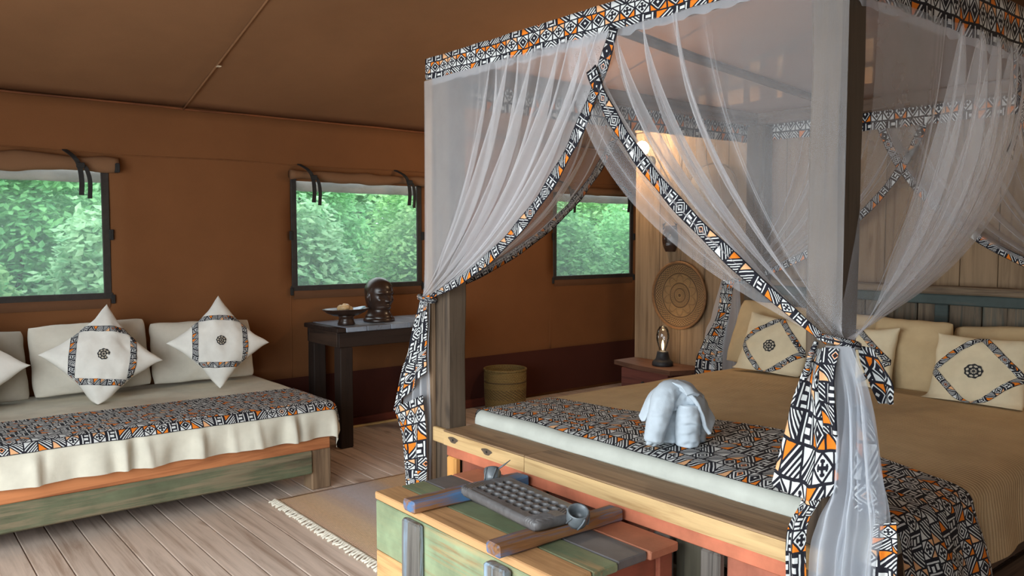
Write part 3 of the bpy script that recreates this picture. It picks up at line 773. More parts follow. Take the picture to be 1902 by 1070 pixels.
def wallcush(x, w, h, z, mat, label, seed, y=5.60, roll=0, tilt=14, facing=-90):
    return cushion('back_cushion', (x, y, z), w, h, 0.17, face_rot(facing, tilt, roll), mat, label, 'cushion', 'plain back cushions on the daybed', seed, pinch=0.05, wrk=0.014, rest=0.536)
wallcush(0.50, 0.56, 0.44, 0.745, PIL_GREY, 'greyish plain back cushion at the left end of the daybed', 11, y=5.56, roll=2)
wallcush(1.13, 0.70, 0.46, 0.765, PIL_PALE, 'plain cream back cushion behind the larger white patterned cushion on the daybed', 12, roll=1.5)
wallcush(1.82, 0.70, 0.43, 0.745, PIL_PALE, 'plain cream back cushion at the right end of the daybed, below the bare wall', 13, roll=-1)
cushion('patterned_cushion', (1.13, 5.30, 0.795), 0.475, 0.475, 0.20, face_rot(-98, 20, 38), PIL_WHITE, 'white cushion with printed ribbon and black rosette, creased, standing on its corner on the daybed', 'cushion', 'patterned cushions on the daybed', 3, pinch=0.15, deco=(0.97, 1.19), wrk=0.026, rest=0.536)
cushion('patterned_cushion', (1.835, 5.32, 0.825), 0.455, 0.455, 0.18, face_rot(-100, 18, 42), PIL_WHITE, 'off-white cushion with printed ribbon and black rosette at the right end of the daybed', 'cushion', 'patterned cushions on the daybed', 5, pinch=0.15, deco=(0.97, 1.19), wrk=0.016, rest=0.536)
cushion('patterned_cushion', (0.42, 5.30, 0.79), 0.47, 0.47, 0.18, face_rot(-95, 20, 45), PIL_WHITE, 'pale cushion at the left edge of the photo, one corner in view on the daybed', 'cushion', 'patterned cushions on the daybed', 8, pinch=0.15, deco=(0.97, 1.19), rest=0.536)

# ================================================================= CONSOLE TABLE
ct = root('console_table', (3.2, 5.5, 0), 'tall dark brown console table under the middle window, with grey-blue window sheen painted into its top boards', 'table')
TX0, TX1, TY0, TY1, TZ = 2.635, 3.70, 5.22, 5.77, 0.875
n = 6; w = (TX1 - TX0) / n
board('top_edge_board', TX0, TX0 + 0.07, TY0, TY1, TZ - 0.035, TZ - 0.003, DARKX, ct)
xx = TX0 + 0.072
for wd in (0.17, 0.20, 0.15, 0.20, 0.17, 0.10):
    board('top_board', xx, xx + wd - 0.003, TY0 + random.uniform(-0.004, 0.004), TY1, TZ - 0.035, TZ + random.uniform(-0.002, 0.003), CONSTOP, ct, bev=0.004); xx += wd
board('apron', TX0 + 0.02, TX1 - 0.02, TY0 + 0.015, TY0 + 0.045, TZ - 0.145, TZ - 0.036, DARKX, ct)
board('apron', TX0 + 0.02, TX1 - 0.02, TY1 - 0.045, TY1 - 0.015, TZ - 0.145, TZ - 0.036, DARKX, ct)
for ax_ in (TX0 + 0.02, TX1 - 0.05): board('apron', ax_, ax_ + 0.03, TY0 + 0.046, TY1 - 0.046, TZ - 0.145, TZ - 0.036, wood('console_end_apron', srgb(62, 46, 36), srgb(28, 20, 16), 'y'), ct)
for lx in (TX0 + 0.025, TX1 - 0.135):
    for ly in (TY0 + 0.005, TY1 - 0.115): board('leg', lx, lx + 0.10, ly + 0.012 * 0, ly + 0.10, 0.0, TZ - 0.146, DARKZ, ct, bev=0.006, jit=0.002, segs=3)

# carved wooden head
def head_bust():
    cx, cy = 3.115, 5.47; z0 = TZ + 0.003; H = 0.338
    r = root('carved_wooden_head', (cx, cy, z0), 'dark polished wooden carving of a bald head on the console table', 'sculpture')
    fa = math.radians(-78)
    prof = [(0.0, 0.112), (0.015, 0.115), (0.04, 0.112), (0.06, 0.098), (0.085, 0.090), (0.11, 0.094), (0.14, 0.104), (0.17, 0.110), (0.20, 0.114), (0.23, 0.116), (0.26, 0.112), (0.285, 0.100), (0.305, 0.083), (0.322, 0.058), (0.334, 0.028), (0.338, 0.001)]
    P = catmull([(z, rr, 0) for z, rr in prof], 84)
    nA = 96; vs, fs = [], []
    g = lambda t, c, s: math.exp(-((t - c) / s) ** 2)
    for p in P:
        z, rr = p.x, max(p.y, 0.0005)
        for i in range(nA):
            a = 2 * math.pi * i / nA; th = (a + math.pi) % (2 * math.pi) - math.pi   # 0 = face
            q = rr * (1 - 0.10 * abs(math.sin(th)) ** 2)
            if z > 0.10:
                fr = math.exp(-(th / 0.95) ** 2)
                q += fr * (0.006 * g(z, 0.10, 0.02))
                q += 0.030 * g(th, 0, 0.17) * (smooth01((z - 0.145) / 0.012) * smooth01((0.205 - z) / 0.05)) + 0.010 * g(abs(th), 0.16, 0.09) * g(z, 0.155, 0.010)
                q -= 0.016 * g(abs(th), 0.42, 0.20) * g(z, 0.196, 0.016)
                q += 0.010 * g(abs(th), 0.42, 0.15) * g(z, 0.194, 0.007)
                q += 0.010 * g(abs(th), 0.38, 0.34) * g(z, 0.219, 0.010)
                q += 0.015 * g(th, 0, 0.34) * (g(z, 0.128, 0.007) + 1.1 * g(z, 0.113, 0.007)) - 0.006 * g(th, 0, 0.36) * g(z, 0.1205, 0.003)
                q += 0.010 * g(abs(th), 0.62, 0.25) * g(z, 0.165, 0.02)
                q += 0.012 * g(th, 0, 0.4) * g(z, 0.09, 0.012)
                q += 0.024 * g(abs(th), 1.55, 0.10) * g(z, 0.185, 0.028) - 0.006 * g(abs(th), 1.42, 0.06) * g(z, 0.185, 0.02)
            ang = a + fa
            vs.append((cx + q * math.cos(ang), cy + q * math.sin(ang), z0 + z))
    m = len(P)
    for k in range(m - 1):
        for i in range(nA): fs.append([k * nA + i, k * nA + (i + 1) % nA, (k + 1) * nA + (i + 1) % nA, (k + 1) * nA + i])
    fs += [list(range(nA))[::-1], [(m - 1) * nA + i for i in range(nA)]]
    mesh('head', vs, fs, EBONY, r, smooth=True)
    v, f = lathe_vf([(0.118, 0.0), (0.121, 0.008), (0.118, 0.022), (0.100, 0.034)], 40, cx, cy, z0)
    mesh('plinth', v, f, EBONY, r, smooth=True)
head_bust()
# pedestal dish with a shell
pd = root('pedestal_dish', (2.80, 5.40, TZ + 0.003), 'shallow dark oval dish on a short foot at the left of the console table', 'dish')
zb = TZ + 0.003
v, f = lathe_vf([(0.062, 0.0), (0.066, 0.004), (0.055, 0.03), (0.052, 0.055), (0.07, 0.066)], 28, 2.80, 5.40, zb); mesh('foot', v, f, EBONY, pd, smooth=True)
pr_ = [(0.05, 0.062), (0.10, 0.068), (0.15, 0.088), (0.185, 0.112), (0.188, 0.116), (0.180, 0.117), (0.145, 0.097), (0.10, 0.080), (0.05, 0.075), (0.002, 0.074)]
v, f = lathe_vf(pr_, 48, 2.80, 5.40, zb, 0.98, 0.62); mesh('bowl', v, f, EBONY, pd, smooth=True)
gd = lathe_vf([(0.002, 0.002), (0.045, 0.006), (0.075, 0.018), (0.078, 0.021), (0.072, 0.021), (0.04, 0.012), (0.002, 0.008)], 32, 2.885, 5.41, zb + 0.088, 1.0, 0.8)
go = mesh('glazed_saucer', [(x_, y_, z_ + (x_ - 2.885) * 0.25) for x_, y_, z_ in gd[0]], gd[1], GLAZE, smooth=True); tag(go, 'small blue-grey glazed saucer lying in the dark dish beside the shell', 'saucer')
path, rad = [], []
for i in range(60):
    t = i / 59; a = -0.4 + t * 4.6 * math.pi / 2 * 1.6; R_ = 0.036 * (1 - t) ** 0.9
    path.append((2.775 + 0.012 * t + R_ * math.cos(a), 5.385 + R_ * math.sin(a), zb + 0.108 + 0.048 * t)); rad.append(0.030 * (1 - t) ** 0.8 + 0.003)
v, f = tube_vf(path, rad, 14); so = mesh('sea_shell', v, f, SHELL, smooth=True); tag(so, 'beige spiral snail shell lying in the dark pedestal dish', 'shell')

# ================================================================= WOVEN BASKET
bk = root('woven_basket', (4.46, 5.60, 0), 'round woven grass basket standing on the floor against the dark skirt of the wall', 'basket')
v, f = lathe_vf([(0.165, 0.0), (0.178, 0.012), (0.186, 0.10), (0.190, 0.20), (0.190, 0.30), (0.188, 0.355), (0.180, 0.358), (0.178, 0.33), (0.176, 0.15), (0.168, 0.02), (0.01, 0.016)], 56, 4.46, 5.60, 0); mesh('body', v, f, BASKET, bk, smooth=True)
def torus_vf(R, r, cx, cy, cz, n=56, m=8, flat=1.0): return tube_loop([(cx + R * math.cos(2 * math.pi * i / n), cy + R * math.sin(2 * math.pi * i / n), cz) for i in range(n)], r, m)
def tube_loop(path, r, m=8):
    n = len(path); P = [Vector(p) for p in path]; c = sum(P, Vector()) / n; vs, fs = [], []
    for k, p in enumerate(P):
        t = (P[(k + 1) % n] - P[k - 1]).normalized(); a = (p - c); a = (a - t * a.dot(t)).normalized(); b = t.cross(a)
        for i in range(m):
            q = 2 * math.pi * i / m; vs.append(tuple(p + a * r * math.cos(q) + b * r * math.sin(q)))
    for k in range(n):
        for i in range(m): fs.append([k * m + i, ((k + 1) % n) * m + i, ((k + 1) % n) * m + (i + 1) % m, k * m + (i + 1) % m])
    return vs, fs
v, f = torus_vf(0.186, 0.010, 4.46, 5.60, 0.356); mesh('rim', v, f, BASKET, bk, smooth=True)

# ================================================================= RUG
def rug_mat():
    m = M('woven_rug'); u, v = m.uv(); n = m.noise(m.comb(u * 3, v * 1.0), 30, 4, 0.7)
    st = m.noise(m.comb(u * 22, v * 0.6), 1.0, 3, 0.6) * 0.10
    c = m.ramp(u / 1.9 + (st - 0.05) * 0.5 + (n - 0.5) * 0.02, [(0.0, srgb(228, 196, 168)), (0.06, srgb(226, 192, 156)), (0.11, srgb(224, 196, 166)), (0.15, srgb(206, 184, 170)), (0.2, srgb(200, 190, 190)), (0.29, srgb(192, 178, 172)), (0.35, srgb(212, 178, 142)), (0.7, srgb(214, 180, 146)), (0.8, srgb(198, 186, 180))])
    weft = (u * (6.283 / 0.009)).sin(); warp = (v * (6.283 / 0.012)).sin()
    c = m.mul(c, n * 0.5 + 0.78 + weft * 0.06)
    m.color(c); m.set(Roughness=0.95); m.bsdf.inputs['Specular IOR Level'].default_value = 0.1; m.bump(weft * 0.6 + warp * 0.4, 0.004, 0.7); return m.mat
RUGM = rug_mat()
rg = root('woven_rug', (2.7, 3.8, 0), 'striped orange and lilac-grey woven rug with a knotted fringe on the floor beside the bed', 'rug')
def rug_fn(a, b): return (1.825 + 1.75 * a + 0.006 * nz(b * 5, 1) * (a < 0.02), 3.16 + 1.25 * b + 0.008 * nz(a * 6, 3), 0.008 + 0.0015 * nz(a * 14, b * 9))
vs, fs, uv = grid_vf(rug_fn, 60, 40, lambda a, b: (1.75 * a, 1.25 * b))
ro = mesh('rug_weave', vs, fs, RUGM, rg, uvs=uv, smooth=True); s = ro.modifiers.new('thick', 'SOLIDIFY'); s.thickness = 0.006; s.offset = -1
FRINGE = fabric('cream_fringe', srgb(232, 224, 206))
parts = []
for i in range(54):
    y = 3.17 + 1.235 * i / 53
    lx = 1.826
    j1, j2 = random.uniform(-0.010, 0.010), random.uniform(-0.012, 0.012)
    parts.append(tube_vf([(lx + 0.01, y, 0.010), (lx - 0.012, y + j1 * 0.5, 0.013), (lx - 0.026, y + j1, 0.007), (lx - 0.045 + random.uniform(-0.01, 0.006), y + j2, 0.004)], [0.004, 0.008, 0.005, 0.006], 6))
v, f = join(*parts); mesh('fringe', v, f, FRINGE, rg, smooth=True, kind='stuff')

# ================================================================= FOUR POSTER BED
bd = root('four_poster_bed', (3.25, 2.1, 0), 'rustic four-poster bed of reclaimed timber with pale foot rail, in front of the plank divider', 'bed')
BX0, BX1, BY0, BY1 = 2.045, 4.53, 1.13, 3.125
for (a, b, c, d) in ((2.045, 2.155, 2.985, 3.125), (2.045, 2.155, 1.13, 1.235), (4.42, 4.53, 2.965, 3.095), (4.42, 4.53, 1.13, 1.24)):
    board('post', a, b, c, d, 0.0, 2.225, BEDPOST, bd, bev=0.012, jit=0.004, segs=9)
board('post_batten', 2.026, 2.044, 3.075, 3.127, 0.0, 2.22, LEGW, bd, bev=0.003, jit=0.0015, segs=7)
board('canopy_beam', 2.06, 2.14, 1.13, 3.12, 2.226, 2.30, BEAMWY, bd, bev=0.01, jit=0.003, segs=6)
board('canopy_beam', 4.44, 4.52, 1.13, 3.10, 2.226, 2.295, BEAMWY, bd, bev=0.01, jit=0.003, segs=6)
board('canopy_beam', 2.142, 4.438, 3.02, 3.095, 2.226, 2.295, BEAMW, bd, bev=0.01, jit=0.003, segs=8)
board('canopy_beam', 2.142, 4.438, 1.14, 1.215, 2.226, 2.295, BEAMW, bd, bev=0.01, jit=0.003, segs=8)
# middle batten across the canopy
v, f = tube_vf([(2.13, 2.085, 2.272), (2.8, 2.23, 2.275), (3.4, 2.34, 2.282), (4.45, 2.53, 2.288)], [(0.028, 0.018)] * 4, 8); mesh('canopy_batten', v, f, BEAMW, bd)
# foot rail: L-shaped timber notched round the posts, in two lengths
def foot_rail(y0, y1):
    poly = [(2.02, 0.585), (2.043, 0.585), (2.043, 0.602), (2.195, 0.602), (2.195, 0.644), (2.02, 0.644)]
    vs, fs = prism(poly, y0, y1, 'y'); o = mesh('foot_rail', vs, fs, RAILW, bd); board('foot_rail_top', 2.019, 2.196, y0, y1, 0.6445, 0.652, RAILTOP, bd, bev=0.003, jit=0.0006, segs=8); return o
foot_rail(1.24, 2.415); foot_rail(2.418, 2.98)
for y0, y1 in ((2.982, 3.07), (1.15, 1.238)):
    board('foot_rail_end', 2.02, 2.043, y0, y1, 0.585, 0.651, RAILW, bd)
# a pair of dark knots with a bolt hole
KN = plain('dark_knot', srgb(86, 72, 58), 0.7, nscale=60)
for ky, kz in ((2.905, 0.618), (2.66, 0.616)):
    vs = [(2.0185, ky + 0.034 * math.cos(a) * (1 + 0.25 * math.sin(3 * a)), kz + 0.014 * math.sin(a)) for a in [2 * math.pi * i / 18 for i in range(18)]]
    mesh('knot', vs, [list(range(18))], KN, bd)
    v, f = lathe_vf([(0.005, 0), (0.005, 0.004)], 10); mesh('bolt_hole', [(2.0165 + z_ * 0.3, ky + x_, kz + y_) for x_, y_, z_ in v], f, STRAP, bd)
board('panel_rail', 2.03, 2.06, 1.236, 2.97, 0.535, 0.584, REDRAIL, bd, bev=0.003, jit=0.0012, segs=8)
board('panel_rail', 2.03, 2.06, 1.236, 2.97, 0.10, 0.17, REDRAIL, bd)
for y0, y1, mt in ((2.90, 2.97, STILEW), (2.32, 2.39, REDRAIL), (1.69, 1.76, GREYW), (1.49, 1.565, GREYW), (1.236, 1.29, STILEW)):
    board('stile', 2.028, 2.058, y0, y1, 0.171, 0.534, mt, bd, bev=0.006)
for y0, y1, mt in ((2.392, 2.898, PANELW), (1.762, 2.318, PANELW), (1.567, 1.688, wood('dark_green_panel_wood', srgb(70, 66, 54), srgb(40, 38, 32), 'z')), (1.292, 1.488, wood('red_panel_wood', srgb(150, 100, 76), srgb(100, 64, 48), 'z', paint=srgb(176, 104, 82), cover=0.7))):
    board('foot_panel', 2.062, 2.08, y0, y1, 0.171, 0.534, mt, bd)
board('side_rail', 2.20, 4.42, 1.135, 1.175, 0.30, 0.56, SIDEW, bd, bev=0.008, jit=0.003, segs=8)
board('lower_side_rail', 2.20, 4.42, 1.14, 1.17, 0.09, 0.27, SIDEW, bd, bev=0.008)
board('side_rail', 2.20, 4.42, 3.035, 3.075, 0.30, 0.56, SIDEW, bd, bev=0.008, jit=0.003, segs=8)
board('bed_base', 2.20, 4.42, 1.18, 3.03, 0.36, 0.40, SIDEW, bd)
# headboard
hy0, hy1 = 1.245, 2.96
yy = hy1; k = 0
for w in (0.16, 0.12, 0.19, 0.14, 0.17, 0.13, 0.15, 0.18, 0.12, 0.16, 0.19, 0.1):
    if yy - w < hy0 - 0.02: w = yy - hy0
    if w > 0.03: board('headboard_plank', 4.545 - 0.006 * (k % 2), 4.575, yy - w + 0.004, yy, 0.40, 1.155, HEADA, bd, bev=0.004, jit=0.001, segs=2)
    yy -= w; k += 1
board('headboard_cap', 4.50, 4.60, hy0 - 0.04 + 0.04, hy1, 1.212, 1.252, HEADR, bd, bev=0.008, jit=0.004, segs=8)
board('headboard_rail', 4.52, 4.575, hy0, hy1, 1.156, 1.211, HEADT, bd, bev=0.006, jit=0.003, segs=8)
for y0 in (1.88, 2.42): board('headboard_batten', 4.515, 4.537, y0, y0 + 0.07, 0.5, 1.155, HEADT, bd)

o = board('bed_mattress', 2.215, 4.415, 1.085, 2.99, 0.56, 0.70, MATTR, bev=0.03); tag(o, 'mattress hidden under the ribbed tan coverlet of the four-poster bed', 'mattress')
o = board('bed_mattress_foundation', 2.215, 4.415, 1.185, 3.02, 0.401, 0.558, MATTR, bev=0.02); tag(o, 'foundation below the mattress inside the four-poster bed', 'mattress')
fB = drape_fn(2.245, 4.40, 1.085, 2.985, 0.712, 0.045, 0.035, fold=0.009, foldk=24, seed=7, flare=0.10)
fBfoot = drape_fn(2.245, 4.40, 1.085, 2.985, 0.712, 0.045, 0.035, fold=0.0, seed=7, flare=0.0)
def bed_cloth(p, q):
    v = fB(p, q)
    if p < 2.245: # tucked at the foot, no folds there
        w = fBfoot(p, q); v = w if 1.085 <= q <= 2.985 else (v if v.x > 2.2 else Vector((max(v.x, 2.2), v.y, v.z)))
    return v
o = draped('bed_sheet', lambda p, q: bed_cloth(p, q) + Vector((-0.001, 0, 0.0005)), 2.245 - 0.086, 2.252, 1.085, 2.985, 0.012, fabric('white_sheet_cotton', srgb(190, 192, 182), wr=0.4)); tag(o, 'white sheet band showing between the foot rail and the printed runner of the bed', 'sheet')
o = draped('bed_coverlet', bed_cloth, 2.254, 4.40, 1.085 - 0.285, 2.985 + 0.27, 0.02, COVERLET); tag(o, 'ribbed tan coverlet spread over the four-poster bed and hanging at its right side', 'bedcover')
def runner_b(p, q):
    v = bed_cloth(p, q); d = Vector((-1 if p < 2.245 else 0, -1 if q < 1.085 else (1 if q > 2.985 else 0), 0.8)).normalized()
    hang = max(0, 1.085 - q - 0.05)
    return v + d * (0.006 + 0.05 * smooth01(hang / 0.3)) + Vector((0, 0, 0.0))
def runner_grid(a, b):
    q = 1.085 - 0.34 + (2.985 + 0.10 - 1.085 + 0.34) * b
    far = 2.64 + 0.19 * smooth01((2.6 - q) / 0.8) - 0.12 * smooth01((1.6 - q) / 0.5)
    near = 2.238 - 0.012 * smooth01((2.6 - q) / 1.0)
    return runner_b(near + (far - near) * a, q)
vs, fs, uv = grid_vf(runner_grid, 36, 150, lambda a, b: (2.425 * b, 0.5 * a))
o = mesh('bed_runner', vs, fs, PRINT, uvs=uv, smooth=True); tag(o, 'black white and orange printed runner across the foot of the four-poster bed', 'runner')

# pillows at the headboard (all face the foot of the bed)
def bedpil(y, z, w, h, t, mat, label, seed, x=4.27, tilt=18, roll=0, facing=180, deco=None, name='pillow', group='plain pillows at the headboard', pinch=0.05):
    return cushion(name, (x, y, z), w, h, t, face_rot(facing, tilt, roll), mat, label, 'cushion' if deco else 'pillow', group, seed, pinch=pinch, deco=deco, wrk=0.016, rest=0.738 if x < 4.2 else 0.728)
bedpil(2.80, 0.905, 0.62, 0.44, 0.17, PIL_TAN, 'plain tan pillow leaning behind the leftmost patterned cushion on the bed', 21, x=4.33, roll=-4, tilt=20)
bedpil(2.40, 0.89, 0.56, 0.42, 0.16, PIL_TAN, 'plain tan pillow behind the gathered front net, between two patterned cushions on the bed', 22, x=4.34, tilt=20)
bedpil(1.96, 0.875, 0.40, 0.44, 0.17, PIL_TAN, 'plain tan pillow standing square right of the gathered front net on the bed', 23, x=4.27, roll=-1, tilt=12, facing=186)
bedpil(1.50, 0.885, 0.60, 0.42, 0.17, PIL_TAN, 'plain tan pillow behind the rightmost patterned cushion on the bed', 24, x=4.36, roll=5, tilt=20)
PC = 'patterned cushions on the bed'
bedpil(2.675, 0.865, 0.44, 0.40, 0.15, PIL_CREAM, 'cream cushion with black rosette in a printed ribbon diamond, leftmost on the bed', 31, x=4.14, roll=-5, tilt=22, facing=184, deco=(0.86, 1.07), name='patterned_cushion', group=PC, pinch=0.08)
bedpil(2.17, 0.855, 0.42, 0.38, 0.15, PIL_CREAM, 'cream cushion with printed ribbon, partly hidden behind the gathered front net on the bed', 32, x=4.12, roll=4, tilt=20, facing=178, deco=(0.86, 1.07), name='patterned_cushion', group=PC, pinch=0.08)
bedpil(1.565, 0.855, 0.44, 0.40, 0.15, PIL_CREAM, 'cream cushion with black rosette in a printed ribbon diamond, rightmost on the bed', 33, x=4.12, roll=0, tilt=24, facing=182, deco=(0.86, 1.07), name='patterned_cushion', group=PC, pinch=0.08)

# ================================================================= TOWEL ELEPHANT
te = root('towel_elephant', (2.42, 1.98, 0.742), 'white towel folded into an elephant on the printed runner of the bed', 'towel')
bz = 0.738
def rolled(path, rads, n=18, ridge=0.06, seed=0):
    v, f = tube_vf(catmull(path, 40), [r * 1.0 for r in [rads[0] + (rads[-1] - rads[0]) * i / 40 for i in range(41)]] if len(rads) == 2 else [c_.x for c_ in catmull([(x, 0, 0) for x in rads], 40)], n + 14)
    out = []
    for p in v: k_ = 0.007 * nz(p[0] * 18, p[1] * 18, p[2] * 30 + seed) + 0.004 * nz(p[0] * 60, p[1] * 60, p[2] * 34 + seed) + 0.0022 * math.sin(p[2] * 190 + 40 * p[0] + 6 * nz(p[0] * 12, p[1] * 12, seed)); out.append((p[0] + 0.8 * k_, p[1] + 0.9 * k_, p[2] + 0.4 * k_))
    return out, f
EC = Vector((2.375, 1.955, bz)); ER = Vector((0.78, -0.625, 0)); ED = Vector((0.625, 0.78, 0))
def el(r, d, z): return tuple(EC + ER * r + ED * d + Vector((0, 0, z)))
for (lr, ld, h, rr) in ((0.040, -0.035, 0.150, 0.044), (0.086, 0.035, 0.140, 0.040), (-0.022, 0.030, 0.15, 0.044)):
    v, f = rolled([el(lr, ld, 0.0), el(lr, ld, 0.06), el(lr, ld, h * 0.8), el(lr, ld, h)], [rr * 0.97, rr * 1.06, rr, rr * 0.8], 26, seed=lr * 90); mesh('leg', v, f, TOWEL, te, smooth=True)
v, f = rolled([el(-0.03, -0.005, 0.165), el(0.03, 0.005, 0.172), el(0.095, 0.015, 0.145)], [0.042, 0.046, 0.036], 22, seed=3); mesh('body', v, f, TOWEL, te, smooth=True)
v, f = rolled([el(0.035, 0.01, 0.185), el(-0.005, -0.005, 0.200), el(-0.042, -0.022, 0.185), el(-0.062, -0.042, 0.135), el(-0.076, -0.052, 0.085), el(-0.090, -0.058, 0.030), el(-0.094, -0.060, 0.012)], [0.030, 0.040, 0.046, 0.045, 0.042, 0.038, 0.030], 24, seed=5); mesh('head_and_trunk', v, f, TOWEL, te, smooth=True)
v, f = rolled([el(-0.118, -0.064, 0.022), el(-0.094, -0.064, 0.016), el(-0.068, -0.062, 0.024)], [0.012, 0.017, 0.012], 14, seed=8); mesh('trunk_tip', v, f, TOWEL, te, smooth=True)
def flap(name, rows, th, seed):
    Rr = [catmull(r, 16) for r in rows]
    cols = [catmull([r[i] for r in Rr], 26) for i in range(17)]
    vs, fs = [], []
    for i in range(17):
        for j in range(27):
            p = cols[i][j]; vs.append(tuple(p + Vector((0.006 * nz(p.x * 24, p.y * 24, seed), 0.006 * nz(p.z * 24, p.y * 24, seed), 0.005 * nz(p.x * 30, p.z * 30, seed) - 0.010 * smooth01((p.z - bz - 0.2) / 0.05)))))
    for i in range(16):
        for j in range(26): fs.append([i * 27 + j, i * 27 + j + 1, i * 27 + j + 28, i * 27 + j + 27])
    o = mesh(name, vs, fs, TOWEL, te, smooth=True); s = o.modifiers.new('thick', 'SOLIDIFY'); s.thickness = th; s.offset = 0
    bv = o.modifiers.new('round', 'BEVEL'); bv.width = th * 0.3; bv.segments = 2; return o
flap('ear', [[el(-0.030, 0.035, 0.225), el(-0.015, 0.005, 0.236), el(0.0, -0.02, 0.232)], [el(-0.080, 0.030, 0.185), el(-0.078, 0.0, 0.19), el(-0.068, -0.02, 0.185)], [el(-0.110, 0.025, 0.135), el(-0.104, 0.0, 0.13), el(-0.095, -0.012, 0.125)], [el(-0.132, 0.02, 0.095), el(-0.122, 0.0, 0.082), el(-0.112, -0.008, 0.085)]], 0.016, 1)
flap('ear', [[el(-0.012, 0.035, 0.235), el(-0.012, 0.0, 0.240), el(0.002, -0.040, 0.215)], [el(0.045, 0.040, 0.222), el(0.045, -0.005, 0.224), el(0.050, -0.058, 0.180)], [el(0.100, 0.035, 0.175), el(0.090, -0.015, 0.170), el(0.078, -0.060, 0.130)], [el(0.128, 0.030, 0.125), el(0.115, -0.015, 0.105), el(0.095, -0.058, 0.078)], [el(0.152, 0.020, 0.088), el(0.140, -0.015, 0.065), el(0.118, -0.050, 0.040)]], 0.016, 3)
flap('back_fold', [[el(-0.022, -0.030, 0.236), el(0.005, -0.050, 0.222), el(0.030, -0.066, 0.190)], [el(0.000, -0.010, 0.246), el(0.030, -0.036, 0.232), el(0.056, -0.062, 0.196)], [el(0.030, 0.015, 0.240), el(0.060, -0.010, 0.222), el(0.078, -0.045, 0.186)]], 0.014, 2)

# ================================================================= NIGHTSTAND, LAMPS, WALL PIECES
ns = root('nightstand', (4.45, 3.85, 0), 'reddish brown wooden nightstand against the plank divider, left of the bed', 'nightstand')
vs, fs = prism([(4.63, 3.46), (4.31, 3.60), (4.33, 3.9), (4.40, 4.21), (4.63, 4.21)], 0.57, 0.602, 'z'); mesh('top', vs, fs, NIGHT, ns)
board('drawer_front', 4.36, 4.385, 3.66, 4.10, 0.38, 0.565, NIGHTRED, ns)
board('side_panel', 4.387, 4.62, 4.075, 4.10, 0.10, 0.568, NIGHTRED, ns); board('side_panel', 4.387, 4.62, 3.66, 3.685, 0.10, 0.568, NIGHTRED, ns)
board('lower_panel', 4.36, 4.385, 3.66, 4.10, 0.10, 0.37, NIGHTRED, ns)
v, f = lathe_vf([(0.014, 0), (0.018, 0.01), (0.012, 0.018)], 14); mesh('drawer_knob', [(4.359 - z_, 3.88 + x_, 0.47 + y_) for x_, y_, z_ in v], f, IRON, ns, smooth=True)
for lx in (4.37, 4.58):
    for ly in (3.67, 4.06): board('foot', lx, lx + 0.035, ly, ly + 0.035, 0.0, 0.098, NIGHTRED, ns)

def glass_mat():
    m = M('clear_glass'); nt = m.nt; nt.nodes.remove(m.bsdf); tr = m.new('ShaderNodeBsdfTransparent'); gl = m.new('ShaderNodeBsdfGlossy'); gl.inputs['Roughness'].default_value = 0.05
    lw = m.new('ShaderNodeFresnel'); lw.inputs[0].default_value = 1.45; mx = m.new('ShaderNodeMixShader'); m.link((m.e(lw.outputs[0]) * 1.0 + 0.04), mx.inputs[0])
    m.link(tr.outputs[0], mx.inputs[1]); m.link(gl.outputs[0], mx.inputs[2]); m.link(mx.outputs[0], m.out.inputs[0]); return m.mat
GLASS = glass_mat()
tl = root('table_lamp', (4.47, 3.80, 0.602), 'small black lamp with a clear glass bulb and glowing filament on the nightstand', 'lamp'); lx, ly, lz = 4.47, 3.80, 0.602
v, f = lathe_vf([(0.072, 0.0), (0.075, 0.006), (0.074, 0.028), (0.062, 0.038), (0.05, 0.05), (0.042, 0.085), (0.040, 0.10), (0.034, 0.104), (0.005, 0.104)], 32, lx, ly, lz); mesh('base', v, f, IRON, tl, smooth=True)
v, f = lathe_vf([(0.022, 0.104), (0.024, 0.12), (0.036, 0.15), (0.046, 0.19), (0.047, 0.22), (0.040, 0.255), (0.026, 0.278), (0.006, 0.288)], 28, lx, ly, lz, cap=False); mesh('glass_bulb', v, f, GLASS, tl, smooth=True)
v, f = lathe_vf([(0.003, 0.112), (0.008, 0.128), (0.009, 0.15), (0.005, 0.172), (0.001, 0.185)], 12, lx, ly, lz); mesh('filament', v, f, glow('warm_filament', (1.0, 0.70, 0.36), 5), tl, smooth=True)
def point(name, loc, power, col, r=0.03):
    d = bpy.data.lights.new(name, 'POINT'); d.energy = power; d.color = col; d.shadow_soft_size = r; o = bpy.data.objects.new(name, d); COL.objects.link(o); o.location = loc; return o
WARM = (1.0, 0.72, 0.44)
point('table_lamp_light', (lx - 0.0, ly, lz + 0.235), 0.5, WARM, 0.02)
